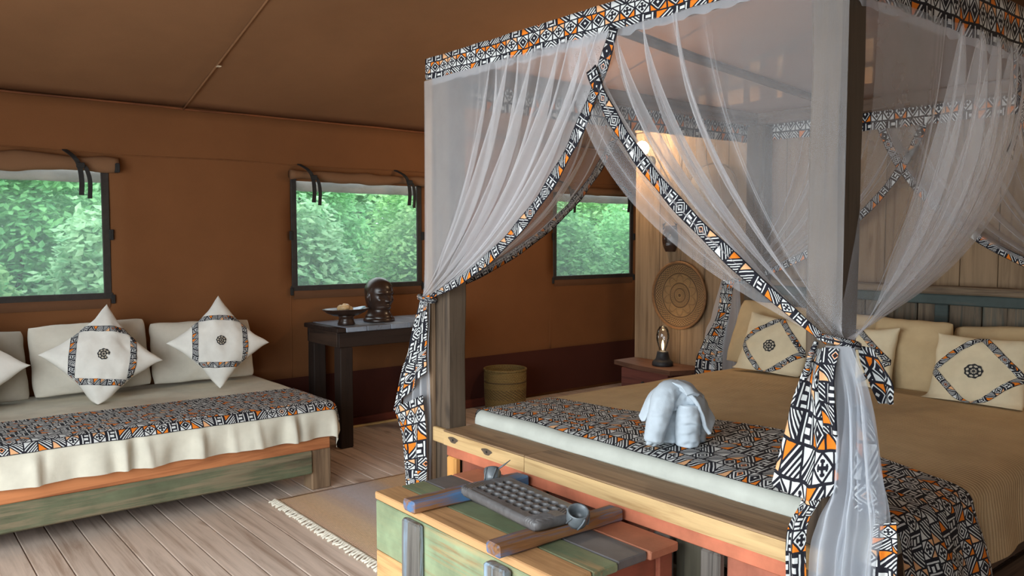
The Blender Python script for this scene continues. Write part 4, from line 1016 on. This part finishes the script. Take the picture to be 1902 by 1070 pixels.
def sconce(y, z, label):
    r = root('wall_lamp', (XP - 0.06, y, z), label, 'lamp')
    v, f = lathe_vf([(0.045, 0), (0.045, 0.012), (0.02, 0.022)], 20); mesh('wall_plate', [(XP - z_, y + x_, z + y_ - 0.05) for x_, y_, z_ in v], f, IRON, r, smooth=True)
    v, f = tube_vf(catmull([(XP - 0.015, y, z - 0.05), (XP - 0.07, y, z - 0.075), (XP - 0.10, y, z - 0.045)], 10), 0.008, 8); mesh('arm', v, f, IRON, r, smooth=True)
    v, f = lathe_vf([(0.018, -0.045), (0.022, -0.03), (0.016, -0.012)], 16, XP - 0.10, y, z); mesh('socket', v, f, IRON, r, smooth=True)
    v, f = lathe_vf([(0.014, -0.012), (0.036, 0.005), (0.050, 0.028), (0.053, 0.045), (0.046, 0.07), (0.028, 0.09), (0.004, 0.097)], 24, XP - 0.10, y, z); mesh('bulb', v, f, glow('lit_bulb', (1.0, 0.82, 0.56), 30), r, smooth=True)
    point('wall_lamp_light', (XP - 0.19, y, z + 0.045), 24 if y > 2 else 10, WARM, 0.05)
sconce(4.095, 2.135, 'lit warm bulb on a bracket at the left end of the plank divider')
sconce(0.45, 2.05, 'wall lamp on the plank divider right of the bed, beyond the edge of the photo')
# unseen lamp added behind the divider to light the slatted screen
hl = root('added_screen_lamp', (5.25, 3.7, 2.02), 'added bulb lamp behind the plank divider, out of view, to light the slatted screen', 'lamp')
v, f = lathe_vf([(0.004, 0.0), (0.03, 0.015), (0.04, 0.045), (0.03, 0.075), (0.014, 0.095)], 20, 5.25, 3.7, 2.02); mesh('bulb', v, f, glow('added_lit_bulb', (1.0, 0.80, 0.52), 12), hl, smooth=True)
v, f = lathe_vf([(0.016, 0.095), (0.02, 0.105), (0.016, 0.14), (0.003, 0.145)], 16, 5.25, 3.7, 2.02); mesh('socket', v, f, IRON, hl, smooth=True)
v, f = tube_vf([(5.25, 3.7, 2.16), (5.25, 3.7, 2.6), (5.25, 3.7, ZS + SL * (YW - 3.7) - 0.03)], 0.004, 6); mesh('cord', v, f, IRON, hl, smooth=True)
point('added_screen_light', (5.25, 3.7, 1.96), 14, WARM, 0.05)
# woven plate
wp = root('woven_wall_plate', (XP - 0.012, 3.785, 1.10), 'large round coiled straw plate hanging on the plank divider above the nightstand lamp', 'wall plate')
prof = [(0.001, 0.018), (0.06, 0.016), (0.12, 0.014), (0.18, 0.016), (0.222, 0.024), (0.238, 0.034), (0.243, 0.030), (0.236, 0.016), (0.20, 0.004), (0.1, 0.001), (0.001, 0.001)]
v, f = lathe_vf(prof, 64); mesh('coiled_disc', [(-z_, x_, y_) for x_, y_, z_ in v], f, PLATE, wp, smooth=True, local=True)
v, f = tube_loop([(-0.03, 0.240 * math.cos(2 * math.pi * i / 64), 0.240 * math.sin(2 * math.pi * i / 64)) for i in range(64)], 0.009); mesh('rim', v, f, plain('straw_rim', srgb(120, 84, 50), 0.8, nscale=60), wp, smooth=True, local=True)
# plain round shield higher up, seen through the net
ws_ = root('round_wall_shield', (XP - 0.012, 3.52, 1.86), 'plain grey-brown round disc hanging high on the divider, seen through the net', 'wall disc')
v, f = lathe_vf([(0.001, 0.05), (0.06, 0.046), (0.12, 0.034), (0.17, 0.018), (0.196, 0.006), (0.198, 0.0), (0.001, 0.0)], 48); mesh('domed_disc', [(-z_, x_ * 1.02, y_ * 0.86) for x_, y_, z_ in v], f, plain('grey_hide', srgb(134, 116, 98), 0.8, nscale=8), ws_, smooth=True, local=True)
v, f = tube_loop([(-0.004, 0.200 * math.cos(2 * math.pi * i / 48), 0.170 * math.sin(2 * math.pi * i / 48)) for i in range(48)], 0.007); mesh('rim', v, f, plain('hide_rim', srgb(92, 76, 62), 0.8), ws_, smooth=True, local=True)
# small carved mask
mk = root('carved_mask', (XP - 0.02, 3.88, 1.51), 'small dark carved wooden mask on the divider, half behind the net above the straw plate', 'mask')
def mask_fn(a, b):
    th = (a - 0.5) * math.pi; z = (b - 0.5) * 0.19; w = 0.062 * math.cos((b - 0.5) * 2.2) ** 0.7 + 0.006
    y_ = w * math.sin(th); d = 0.055 * math.cos(th) * math.cos((b - 0.5) * 2.0)
    d += 0.02 * math.exp(-(y_ / 0.010) ** 2) * math.exp(-((z) / 0.03) ** 2) - 0.014 * (math.exp(-((abs(y_) - 0.024) / 0.011) ** 2) * math.exp(-((z - 0.028) / 0.011) ** 2)) + 0.012 * math.exp(-(y_ / 0.02) ** 2) * math.exp(-((z + 0.05) / 0.010) ** 2)
    return (-max(d, 0.0), -y_, z)
vs, fs, uv = grid_vf(mask_fn, 32, 32); mesh('face', vs, fs, EBONY, mk, smooth=True, local=True)
EYEW = plain('pale_inlay', srgb(186, 170, 140), 0.6)
for sgn in (-1, 1):
    v, f = lathe_vf([(0.010, 0), (0.007, 0.004), (0.001, 0.006)], 12); mesh('eye', [(-0.034 - z_, sgn * 0.024 + x_, 0.028 + y_ * 0.6) for x_, y_, z_ in v], f, EYEW, mk, smooth=True, local=True)
v, f = tube_vf([(-0.012, -0.055, 0.07), (-0.012, -0.062, 0.105), (-0.012, -0.04, 0.12)], [0.012, 0.010, 0.004], 8); mesh('horn', v, f, EBONY, mk, smooth=True, local=True)
v, f = tube_vf([(-0.012, 0.055, 0.07), (-0.012, 0.062, 0.105), (-0.012, 0.04, 0.12)], [0.012, 0.010, 0.004], 8); mesh('horn', v, f, EBONY, mk, smooth=True, local=True)
v, f = tube_vf([(-0.003, -0.06, 0.06), (-0.003, 0.0, 0.085), (-0.003, 0.06, 0.06)], 0.003, 6); mesh('hanging_loop', v, f, EBONY, mk, local=True)

# ================================================================= CHEST
ch = root('plank_chest', (1.76, 2.17, 0), 'low chest of mixed green, tan, slate and red planks at the foot of the bed', 'chest')
LZ = 0.54
for x0, x1, mt, lab in ((1.512, 1.626, CH_BROWN, 'tan brown lid plank'), (1.629, 1.735, CH_GREEN, 'green lid plank'), (1.738, 1.869, CH_DARK, 'slate grey lid plank'), (1.872, 2.005, CH_RED, 'salmon red lid plank')):
    o = board('lid_plank', x0, x1, 1.635 + random.uniform(-0.006, 0.008), 2.70, LZ - 0.03, LZ + random.uniform(-0.002, 0.001), mt, ch, bev=0.004, jit=0.0008, segs=6); o['label'] = lab
for y0, y1, x0 in ((2.373, 2.448, 1.482), (1.874, 1.942, 1.468)):
    board('lid_batten', x0, 2.012, y0, y1, LZ + 0.001, LZ + 0.042, BATTEN, ch, bev=0.006, jit=0.0015, segs=8)
for y0, y1, x0 in ((2.355, 2.465, 1.484), (1.862, 1.965, 1.474)):
    board('front_upright', x0, 1.512, y0, y1, 0.005, LZ - 0.034, UPRIGHT, ch, bev=0.007, jit=0.002, segs=5)
for z0, z1, mt, lab in ((0.315, 0.507, CH_FGREEN, 'pale green front plank'), (0.145, 0.312, CH_PALE, 'tan front plank'), (0.012, 0.142, CH_RED, 'salmon red front plank')):
    o = board('front_plank', 1.5135, 1.54, 1.66, 2.695, z0, z1, mt, ch, bev=0.004, jit=0.0008, segs=6); o['label'] = lab
    board('back_plank', 1.965, 1.99, 1.66, 2.695, z0, z1, CH_BROWN, ch)
    board('end_plank', 1.542, 1.963, 1.665, 1.69, z0, z1, REDX, ch, jit=0.0008, segs=3); board('end_plank', 1.542, 1.963, 2.668, 2.693, z0, z1, REDX, ch)
board('end_batten', 1.93, 1.995, 1.645, 1.664, 0.01, LZ - 0.033, REDX, ch); board('end_batten', 1.515, 1.56, 1.645, 1.659, 0.01, LZ - 0.033, REDX, ch)
board('bottom', 1.542, 1.963, 1.692, 2.666, 0.012, 0.03, CH_BROWN, ch)

# game board with two cups
gx, gy, gz = 1.742, 2.105, LZ + 0.0445
gr = root('mancala_board', (gx, gy, gz), 'dark carved wooden game board with rows of round pits lying across the chest battens', 'game board', rot=(0, 0, math.atan2(1, 0.085)))
HL, HW, TH = 0.235, 0.108, 0.036
NC, NR = 8, 4
pits = [((i - (NC - 1) / 2) * 0.0455, (j - (NR - 1) / 2) * 0.0365) for i in range(NC) for j in range(NR)]
def gb_top(a, b):
    x = -HL + 2 * HL * a; y = -HW + 2 * HW * b; z = TH
    for px_, py_ in pits:
        d = math.hypot((x - px_) / 0.0215, (y - py_) / 0.0172)
        if d < 1: z -= 0.024 * smooth01((1 - d) / 0.35); break
        elif d < 1.12: z += 0.0008; break
    e = min(HL - abs(x), HW - abs(y)) 
    if e < 0.012: z -= 0.008 * (1 - e / 0.012) ** 2
    cxr, cyr = HL - abs(x), HW - abs(y)
    if cxr < 0.058 and abs(y) > 0.02: z += 0.0022 * math.sin((cxr * 1.0 + cyr * 0.55) * 520) * smooth01(cxr / 0.012)
    if cyr < 0.030 and abs(x) < 0.175: z -= 0.003 * smooth01((math.sin(x * 12) * 0.4 + 0.2)) * math.exp(-((cyr - 0.02) / 0.005) ** 2)
    return x, y, z
NU, NV = 240, 120
vs, fs, uv = grid_vf(gb_top, NU, NV); w = NU + 1
bord = [i for i in range(w)] + [j * w + NU for j in range(1, NV + 1)] + [NV * w + i for i in range(NU - 1, -1, -1)] + [j * w for j in range(NV - 1, 0, -1)]
o0 = len(vs); m = len(bord)
for q in bord: vs.append((vs[q][0] * 1.0, vs[q][1] * 1.0, 0.012))
for q in bord: vs.append((vs[q][0] * 0.95, vs[q][1] * 0.92, 0.0))
for k in range(m):
    fs.append([bord[(k + 1) % m], bord[k], o0 + k, o0 + (k + 1) % m]); fs.append([o0 + (k + 1) % m, o0 + k, o0 + m + k, o0 + m + (k + 1) % m])
fs.append([o0 + m + k for k in range(m)][::-1])
# round the corners in plan
def rc(v):
    x, y, z = v; r = 0.028; ex, ey = abs(x) - (HL - r), abs(y) - (HW - r)
    if ex > 0 and ey > 0:
        L = math.hypot(ex, ey); mx = max(ex, ey)
        if L > 1e-9: s = mx / L; ex, ey = ex * s, ey * s
        x = math.copysign(HL - r + ex, x); y = math.copysign(HW - r + ey, y)
    return (x, y, z)
mesh('pit_board', [rc(v) for v in vs], fs, BOARDM, gr, smooth=True, local=True)
def cup(lx, ly, ang, r, h, lift):
    prof = [(r * 0.55, 0.0), (r * 0.85, h * 0.06), (r * 0.98, h * 0.35), (r, h * 0.75), (r * 0.97, h * 0.96), (r * 0.92, h), (r * 0.80, h * 0.94), (r * 0.74, h * 0.5), (r * 0.4, h * 0.25), (0.001, h * 0.22)]
    v, f = lathe_vf(prof, 32)
    R = Matrix.Rotation(math.radians(ang[0]), 3, 'X') @ Matrix.Rotation(math.radians(ang[1]), 3, 'Y')
    o = mesh('cup', [tuple(R @ Vector(p) + Vector((lx, ly, lift))) for p in v], f, CUPM, gr, smooth=True, local=True)
    for k in range(5):
        a = 2 * math.pi * k / 5
        pts = [tuple(R @ Vector(((r * (1.0 + 0.05 * math.sin(t * 3.1))) * math.cos(a + t * 0.6), (r * (1.0 + 0.05 * math.sin(t * 3.1))) * math.sin(a + t * 0.6), h * (0.15 + 0.75 * t))) + Vector((lx, ly, lift))) for t in [i / 6 for i in range(7)]]
        v, f = tube_vf(pts, 0.003, 6); mesh('carved_rib', v, f, CUPM, o, smooth=True, local=True)
    return o
cup(HL + 0.018, -0.050, (18, 30), 0.030, 0.056, 0.012)
cup(-HL - 0.008, -0.052, (-12, -24), 0.036, 0.056, 0.004)
v, f = tube_vf([(HL + 0.02, -0.075, 0.06), (HL + 0.012, -0.10, 0.075), (HL + 0.0, -0.118, 0.092)], [0.004, 0.003, 0.0015], 6); mesh('carved_stem', v, f, CUPM, gr, smooth=True, local=True)

# ================================================================= MOSQUITO NET
mn = root('canopy_net', (3.25, 2.1, 0), 'white mosquito net with printed valances, tied back to the four bed posts', 'mosquito net')
def valance(p, q, z0, z1, n, name='valance', wav=0.004, hem=True):
    """printed band sewn round the canopy, with a narrow net hem; p, q are plan points, n the outward normal"""
    P, Q, N = Vector((*p, 0)), Vector((*q, 0)), Vector((*n, 0)); L = (Q - P).length
    def f(a, b):
        v = P.lerp(Q, a); v.z = z1 + (z0 - z1) * b - 0.008 * math.sin(a * math.pi) * (1 if b > 0.5 else 0.6) + 0.004 * nz(a * L * 9, b, 3)
        return v + N * (wav * math.sin(a * L * 34) * b + 0.004 * nz(a * L * 6, b * 2, 7))
    vs, fs, uv = grid_vf(f, int(L / 0.012), 6, lambda a, b: (a * L, 0.025 + 0.099 * (1 - b)))
    o = mesh(name, vs, fs, PRINT_BAND, mn, uvs=uv, smooth=True); s = o.modifiers.new('thick', 'SOLIDIFY'); s.thickness = 0.002; s.offset = 0
    if hem:
        g = lambda a, b: f(a, 1.0) + Vector((0, 0, -0.026 * b + 0.003 * math.sin(a * L * 80) * b)) + N * (0.006 * math.sin(a * L * 60) * b - 0.003)
        vs, fs, uv = grid_vf(g, int(L / 0.008), 2); mesh('net_hem', vs, fs, NET_DENSE, mn, smooth=True)
FX, LY, RY, HX = 2.035, 3.132, 1.112, 4.535
valance((FX, LY), (FX, RY), 2.222, 2.316, (-1, 0))
valance((FX, LY), (HX, LY), 2.125, 2.312, (0, 1), hem=False)
valance((FX, RY), (HX, RY), 2.150, 2.314, (0, -1))
valance((HX, LY), (HX, RY), 2.135, 2.310, (1, 0), hem=False)
vs, fs, uv = grid_vf(lambda a, b: (FX + (HX - FX) * a, RY + (LY - RY) * b, 2.312 - 0.012 * math.sin(math.pi * a) * math.sin(math.pi * b) + 0.003 * nz(a * 9, b * 8)), 40, 34)
mesh('net_roof', vs, fs, NET_THIN, mn, smooth=True)

def half_curtain(A0, A1, T, n, seed, edge=(0.30, 0.75), post=(0.0, 0.5), pleats=9, border_s=0.985, border_w=0.045, border_t0=0.0, border_mat=None, off=0.0, flat_to=0.12, amp=0.035, ztop=2.215, gap=None, border=True, border_t1=1.0, mat=None):
    """net gathered from the rail A0-A1 (post side to opening) into the tie T; n points out of the bed"""
    A0, A1, T, N = Vector(A0), Vector(A1), Vector(T), Vector(n); D = (A1 - A0); L = D.length; D.normalize()
    def pos(s, t):
        g = s + 0.020 * math.sin(s * 6.283 * pleats + seed) * smooth01((s - flat_to) / 0.15) * (1 - smooth01((s - 0.93) / 0.07))
        A = A0.lerp(A1, g) ; A.z = ztop
        ca = post[0] + (edge[0] - post[0]) * s ** 1.2; cz = post[1] + (edge[1] - post[1]) * s ** 1.2
        if s > border_s and gap: ca += gap[0] * (s - border_s) / (1 - border_s); cz += gap[1] * (s - border_s) / (1 - border_s)
        ang = 2 * math.pi * (s * 0.9) + seed
        Tp = T + D * (0.020 * (s - 0.5) + 0.012 * math.cos(ang)) + N * (0.016 * math.sin(ang) + 0.012 * (s - 0.3))
        C = Vector((A.x + (Tp.x - A.x) * ca, A.y + (Tp.y - A.y) * ca, A.z + (Tp.z - A.z) * cz))
        p = A * (1 - t) ** 2 + C * (2 * t * (1 - t)) + Tp * t * t
        w = smooth01((s - flat_to) / 0.2) * (1 - 0.8 * smooth01((s - 0.92) / 0.08))
        env = (0.30 + 0.9 * math.sin(math.pi * min(1, t * 1.1)) ** 0.8) * (1 - smooth01((t - 0.72) / 0.28) * 0.85)
        ph = s * 6.283 * pleats + seed + 0.9 * nz(s * 4, seed, t * 0.8)
        d = amp * w * env * (math.sin(ph) + 0.55 * math.sin(ph * 2.13 + 1.7 * seed) + 0.25 * math.sin(ph * 4.3))
        lat = 0.4 * amp * w * env * math.cos(ph * 1.0 + 0.6)
        return p + N * (d + off + 0.01 * w) + D * lat
    vs, fs, uv = grid_vf(pos, 190, 44)
    mesh('curtain', vs, fs, mat or NET, mn, smooth=True)
    if not border: return
    # printed border sewn along the opening edge
    vs, fs, uv, Ls, prev = [], [], [], 0.0, None
    K = 90
    for k in range(K + 1):
        t = border_t0 + (border_t1 - border_t0) * k / K
        c = pos(border_s, t); c2 = pos(border_s, min(1, t + 0.004)) - pos(border_s, max(0, t - 0.004)); tg = c2.normalized() if c2.length > 1e-6 else Vector((0, 0, -1))
        sd = tg.cross(N).normalized()
        if sd.dot(D) < 0: sd = -sd
        if prev is not None: Ls += (c - prev).length
        prev = c; bw = border_w * (1 - 0.55 * smooth01((t - 0.8) / 0.2))
        for q in (-0.5, 0.0, 0.5):
            vs.append(tuple(c + sd * (bw * q) + N * (0.005 + 0.004 * math.sin(t * 40 + q * 3)))); uv.append((Ls, (q + 0.5) * 0.0516 + 0.0002))
    for k in range(K):
        for q in range(2): fs.append([k * 3 + q, k * 3 + q + 1, k * 3 + q + 4, k * 3 + q + 3])
    o = mesh('printed_border', vs, fs, border_mat or PRINT_STRIP, mn, uvs=uv, smooth=True); s = o.modifiers.new('thick', 'SOLIDIFY'); s.thickness = 0.003; s.offset = 0
TFL, TFR = (2.012, 3.095, 1.235), (1.995, 1.100, 1.235)
THL, THR = (4.44, 3.14, 1.235), (4.44, 1.10, 1.235)
# foot side
half_curtain((FX, 3.125, 0), (FX, 1.925, 0), TFL, (-1, 0, 0), 0.4, edge=(0.27, 0.74), pleats=8, off=0.012, flat_to=0.30, border_s=0.985, mat=net_material('mosquito_net_doubled', 0.30))
half_curtain((FX, 1.118, 0), (FX, 2.20, 0), TFR, (-1, 0, 0), 1.7, edge=(0.18, 0.48), pleats=8, off=-0.004, flat_to=0.35, border_s=0.90, border_t0=0.13, mat=net_material('mosquito_net_front', 0.20), gap=(-0.09, 0.17))
# left side
half_curtain((2.05, LY, 0), (3.36, LY, 0), TFL, (0, 1, 0), 2.6, edge=(0.20, 0.70), pleats=8, off=0.0, flat_to=0.2, ztop=2.20)
half_curtain((HX - 0.02, LY, 0), (3.10, LY, 0), THL, (0, 1, 0), 3.9, edge=(0.45, 0.52), pleats=8, off=0.012, flat_to=0.2, ztop=2.20, border=False)
# right side
half_curtain((2.165, RY, 0), (3.27, RY, 0), TFR, (0, -1, 0), 5.1, edge=(0.06, 0.74), pleats=8, off=0.008, flat_to=0.30, ztop=2.16, border_t1=0.30)
half_curtain((HX - 0.02, RY, 0), (3.10, RY, 0), THR, (0, -1, 0), 6.3, edge=(0.20, 0.72), pleats=8, off=-0.004, flat_to=0.2, ztop=2.16)
# head side
half_curtain((HX, 3.12, 0), (HX, 2.02, 0), THL, (-1, 0, 0), 0.9, edge=(0.20, 0.70), pleats=7, off=-0.02, flat_to=0.2, ztop=2.16)
half_curtain((HX, 1.12, 0), (HX, 2.32, 0), THR, (-1, 0, 0), 4.4, edge=(0.20, 0.70), pleats=7, off=-0.032, flat_to=0.2, ztop=2.16)

# cloth tails below the ties
def hang(name, left, right, mat, n, pleats=3, amp=0.012, parent=None, seed=0, uvw=0.30, nu=40, nv=60, solid=0.0, bottom=0.0):
    Lp, Rp, N = catmull(left, nv), catmull(right, nv), Vector(n); Len = sum((Lp[i + 1] - Lp[i]).length for i in range(nv))
    def f(a, b):
        i = min(nv, int(round(b * nv))); p = Lp[i].lerp(Rp[i], a)
        e = smooth01(b * 3)
        p = p + N * (amp * e * (math.sin(a * 6.283 * pleats + seed + 1.5 * nz(b * 2, seed)) + 0.5 * nz(a * 5, b * 5, seed)))
        p.z += bottom * b ** 3 * math.sin(a * math.pi)
        return p
    vs, fs, uv = grid_vf(f, nu, nv, lambda a, b: (a * uvw + seed * 0.37, -b * Len + seed * 0.21))
    o = mesh(name, vs, fs, mat, parent or mn, uvs=uv, smooth=True)
    if solid: s = o.modifiers.new('thick', 'SOLIDIFY'); s.thickness = solid; s.offset = 0
    return o
def tie(T, ax, r=0.036):
    t = Vector(T); a = Vector(ax).normalized(); b = Vector((0, 0, 1)); path = []
    c = a.cross(b)
    for i in range(28):
        q = 2 * math.pi * i / 28; p = t + c * (r * 1.25 * math.cos(q)) + a * (r * math.sin(q)) + b * (0.010 * math.sin(q + 1)); path.append(tuple(p))
    v, f = tube_loop(path, 0.011, 8)
    o = mesh('tie_band', v, f, PRINT_STRIP, mn, uvs=[(i * 0.003, (i % 8) * 0.006) for i in range(len(v))], smooth=True)
    return o
for T, a in ((TFL, (-1, 0.3, 0)), (TFR, (-1, -0.4, 0)), (THL, (-1, 0.3, 0)), (THR, (-1, -0.3, 0))): tie(T, a)
NX = (-1, 0, 0)
# near right post: large printed panel, strips and pale net between them
hang('printed_tail', [(1.955, 1.150, 1.215), (1.945, 1.175, 1.13), (1.94, 1.212, 1.00), (1.94, 1.250, 0.832)], [(1.965, 1.118, 1.215), (1.95, 1.108, 1.10), (1.945, 1.075, 0.98), (1.945, 1.072, 0.845)], PRINT_BIG, NX, 1.6, 0.012, seed=1.0, uvw=0.27, solid=0.002, bottom=-0.03)
hang('printed_tail', [(1.945, 1.118, 1.222), (1.93, 1.116, 1.12), (1.93, 1.098, 1.0)], [(1.95, 1.075, 1.222), (1.93, 1.072, 1.12), (1.93, 1.06, 1.0)], PRINT_STRIP, NX, 1, 0.006, seed=2.2, uvw=0.052, nu=14, solid=0.002)
hang('printed_tail', [(1.965, 1.180, 0.86), (1.955, 1.176, 0.80), (1.95, 1.216, 0.70), (1.95, 1.213, 0.55), (1.95, 1.20, 0.3), (1.95, 1.20, 0.04)], [(1.965, 1.09, 0.86), (1.955, 1.135, 0.79), (1.95, 1.160, 0.72), (1.95, 1.158, 0.55), (1.95, 1.15, 0.3), (1.95, 1.15, 0.04)], PRINT_BIG, NX, 1.2, 0.010, seed=3.4, uvw=0.13, solid=0.002)
hang('net_tail', [(1.955, 1.115, 1.225), (1.95, 1.085, 1.06), (1.95, 1.09, 0.86), (1.95, 1.13, 0.75), (1.95, 1.15, 0.58), (1.95, 1.15, 0.04)], [(1.955, 1.045, 1.23), (1.95, 0.992, 1.10), (1.95, 0.965, 0.93), (1.95, 0.945, 0.79), (1.95, 0.955, 0.64), (1.95, 0.95, 0.04)], NET_DENSE, NX, 3, 0.022, seed=4.0, nu=70)
hang('net_tail', [(1.985, 1.105, 1.225), (1.98, 1.07, 1.06), (1.985, 1.09, 0.86), (1.985, 1.13, 0.75), (1.985, 1.15, 0.58), (1.985, 1.15, 0.04)], [(1.985, 1.055, 1.23), (1.985, 1.01, 1.10), (1.985, 0.985, 0.93), (1.985, 0.955, 0.79), (1.985, 0.965, 0.64), (1.985, 0.96, 0.04)], NET_DENSE, NX, 4, 0.018, seed=5.0, nu=70)
hang('printed_tail', [(1.998, 1.062, 1.075), (2.0, 1.055, 0.98), (2.0, 1.06, 0.86), (2.0, 1.05, 0.80)], [(1.998, 1.02, 1.075), (2.0, 0.995, 0.98), (2.0, 0.99, 0.86), (2.0, 0.985, 0.80)], PRINT_BIG, NX, 1, 0.008, seed=6.0, uvw=0.09, solid=0.002)
hang('printed_tail', [(1.955, 0.974, 0.79), (1.95, 0.972, 0.68), (1.95, 0.965, 0.4), (1.95, 0.96, 0.04)], [(1.955, 0.918, 0.81), (1.95, 0.905, 0.68), (1.95, 0.90, 0.4), (1.95, 0.89, 0.04)], PRINT_BIG, NX, 1, 0.010, seed=7.1, uvw=0.10, solid=0.002)
hang('printed_tail', [(2.03, 1.07, 1.225), (2.06, 1.055, 1.15), (2.08, 1.03, 1.07)], [(2.03, 1.03, 1.222), (2.06, 0.985, 1.14), (2.08, 0.992, 1.075)], PRINT_BIG, NX, 1, 0.010, seed=8.3, uvw=0.10, solid=0.002)
v, f = tube_vf(catmull([(1.945, 1.135, 1.235), (1.94, 1.150, 1.19), (1.938, 1.163, 1.13)], 14), [0.006 + 0.002 * (i % 2) for i in range(15)], 6)
mesh('tie_cord', v, f, PRINT_STRIP, mn, uvs=[(i * 0.004, (i % 6) * 0.008) for i in range(len(v))], smooth=True)
# left foot post
hang('net_tail', [(2.0, 3.118, 1.222), (2.0, 3.20, 1.0), (2.0, 3.27, 0.72), (2.0, 3.22, 0.4), (2.0, 3.20, 0.04)], [(2.0, 3.055, 1.222), (2.005, 3.06, 1.0), (2.005, 3.06, 0.72), (2.005, 3.06, 0.4), (2.0, 3.06, 0.04)], NET_DENSE, NX, 3, 0.014, seed=1.4)
hang('printed_tail', [(1.985, 3.116, 1.224), (1.975, 3.185, 1.02), (1.975, 3.265, 0.86), (1.975, 3.335, 0.68)], [(1.985, 3.052, 1.222), (1.975, 3.056, 1.10), (1.975, 3.062, 1.0), (1.975, 3.065, 0.90)], PRINT_BIG, NX, 2.2, 0.014, seed=2.5, uvw=0.26, solid=0.002)
hang('printed_tail', [(1.972, 3.325, 0.70), (1.97, 3.275, 0.60), (1.97, 3.255, 0.46), (1.97, 3.235, 0.40), (1.97, 3.22, 0.34), (1.97, 3.20, 0.04)], [(1.972, 3.075, 0.80), (1.97, 3.06, 0.66), (1.97, 3.06, 0.52), (1.97, 3.055, 0.42), (1.97, 3.055, 0.34), (1.97, 3.06, 0.04)], PRINT_BIG, NX, 2, 0.014, seed=3.9, uvw=0.24, solid=0.002)
# head posts
for sgn, cy, T in ((1, 3.12, THL), (-1, 1.12, THR)):
    Yf = lambda d: cy + sgn * d
    hang('net_tail', [(4.41, Yf(0.14), 1.235), (4.40, Yf(0.20), 1.0), (4.40, Yf(0.26), 0.8), (4.40, Yf(0.27), 0.06)], [(4.41, Yf(0.0), 1.235), (4.40, Yf(-0.03), 1.0), (4.40, Yf(-0.02), 0.8), (4.40, Yf(0.0), 0.06)], NET_DENSE, NX, 3, 0.014, seed=1.4 + sgn)
    hang('printed_tail', [(4.395, Yf(0.12), 1.24), (4.385, Yf(0.16), 1.0), (4.38, Yf(0.27), 0.8), (4.38, Yf(0.32), 0.61), (4.38, Yf(0.30), 0.06)], [(4.395, Yf(0.03), 1.24), (4.385, Yf(0.06), 1.0), (4.38, Yf(0.10), 0.8), (4.38, Yf(0.10), 0.61), (4.38, Yf(0.10), 0.06)], PRINT_BIG, NX, 2, 0.014, seed=2.5 + sgn, uvw=0.22, solid=0.002)
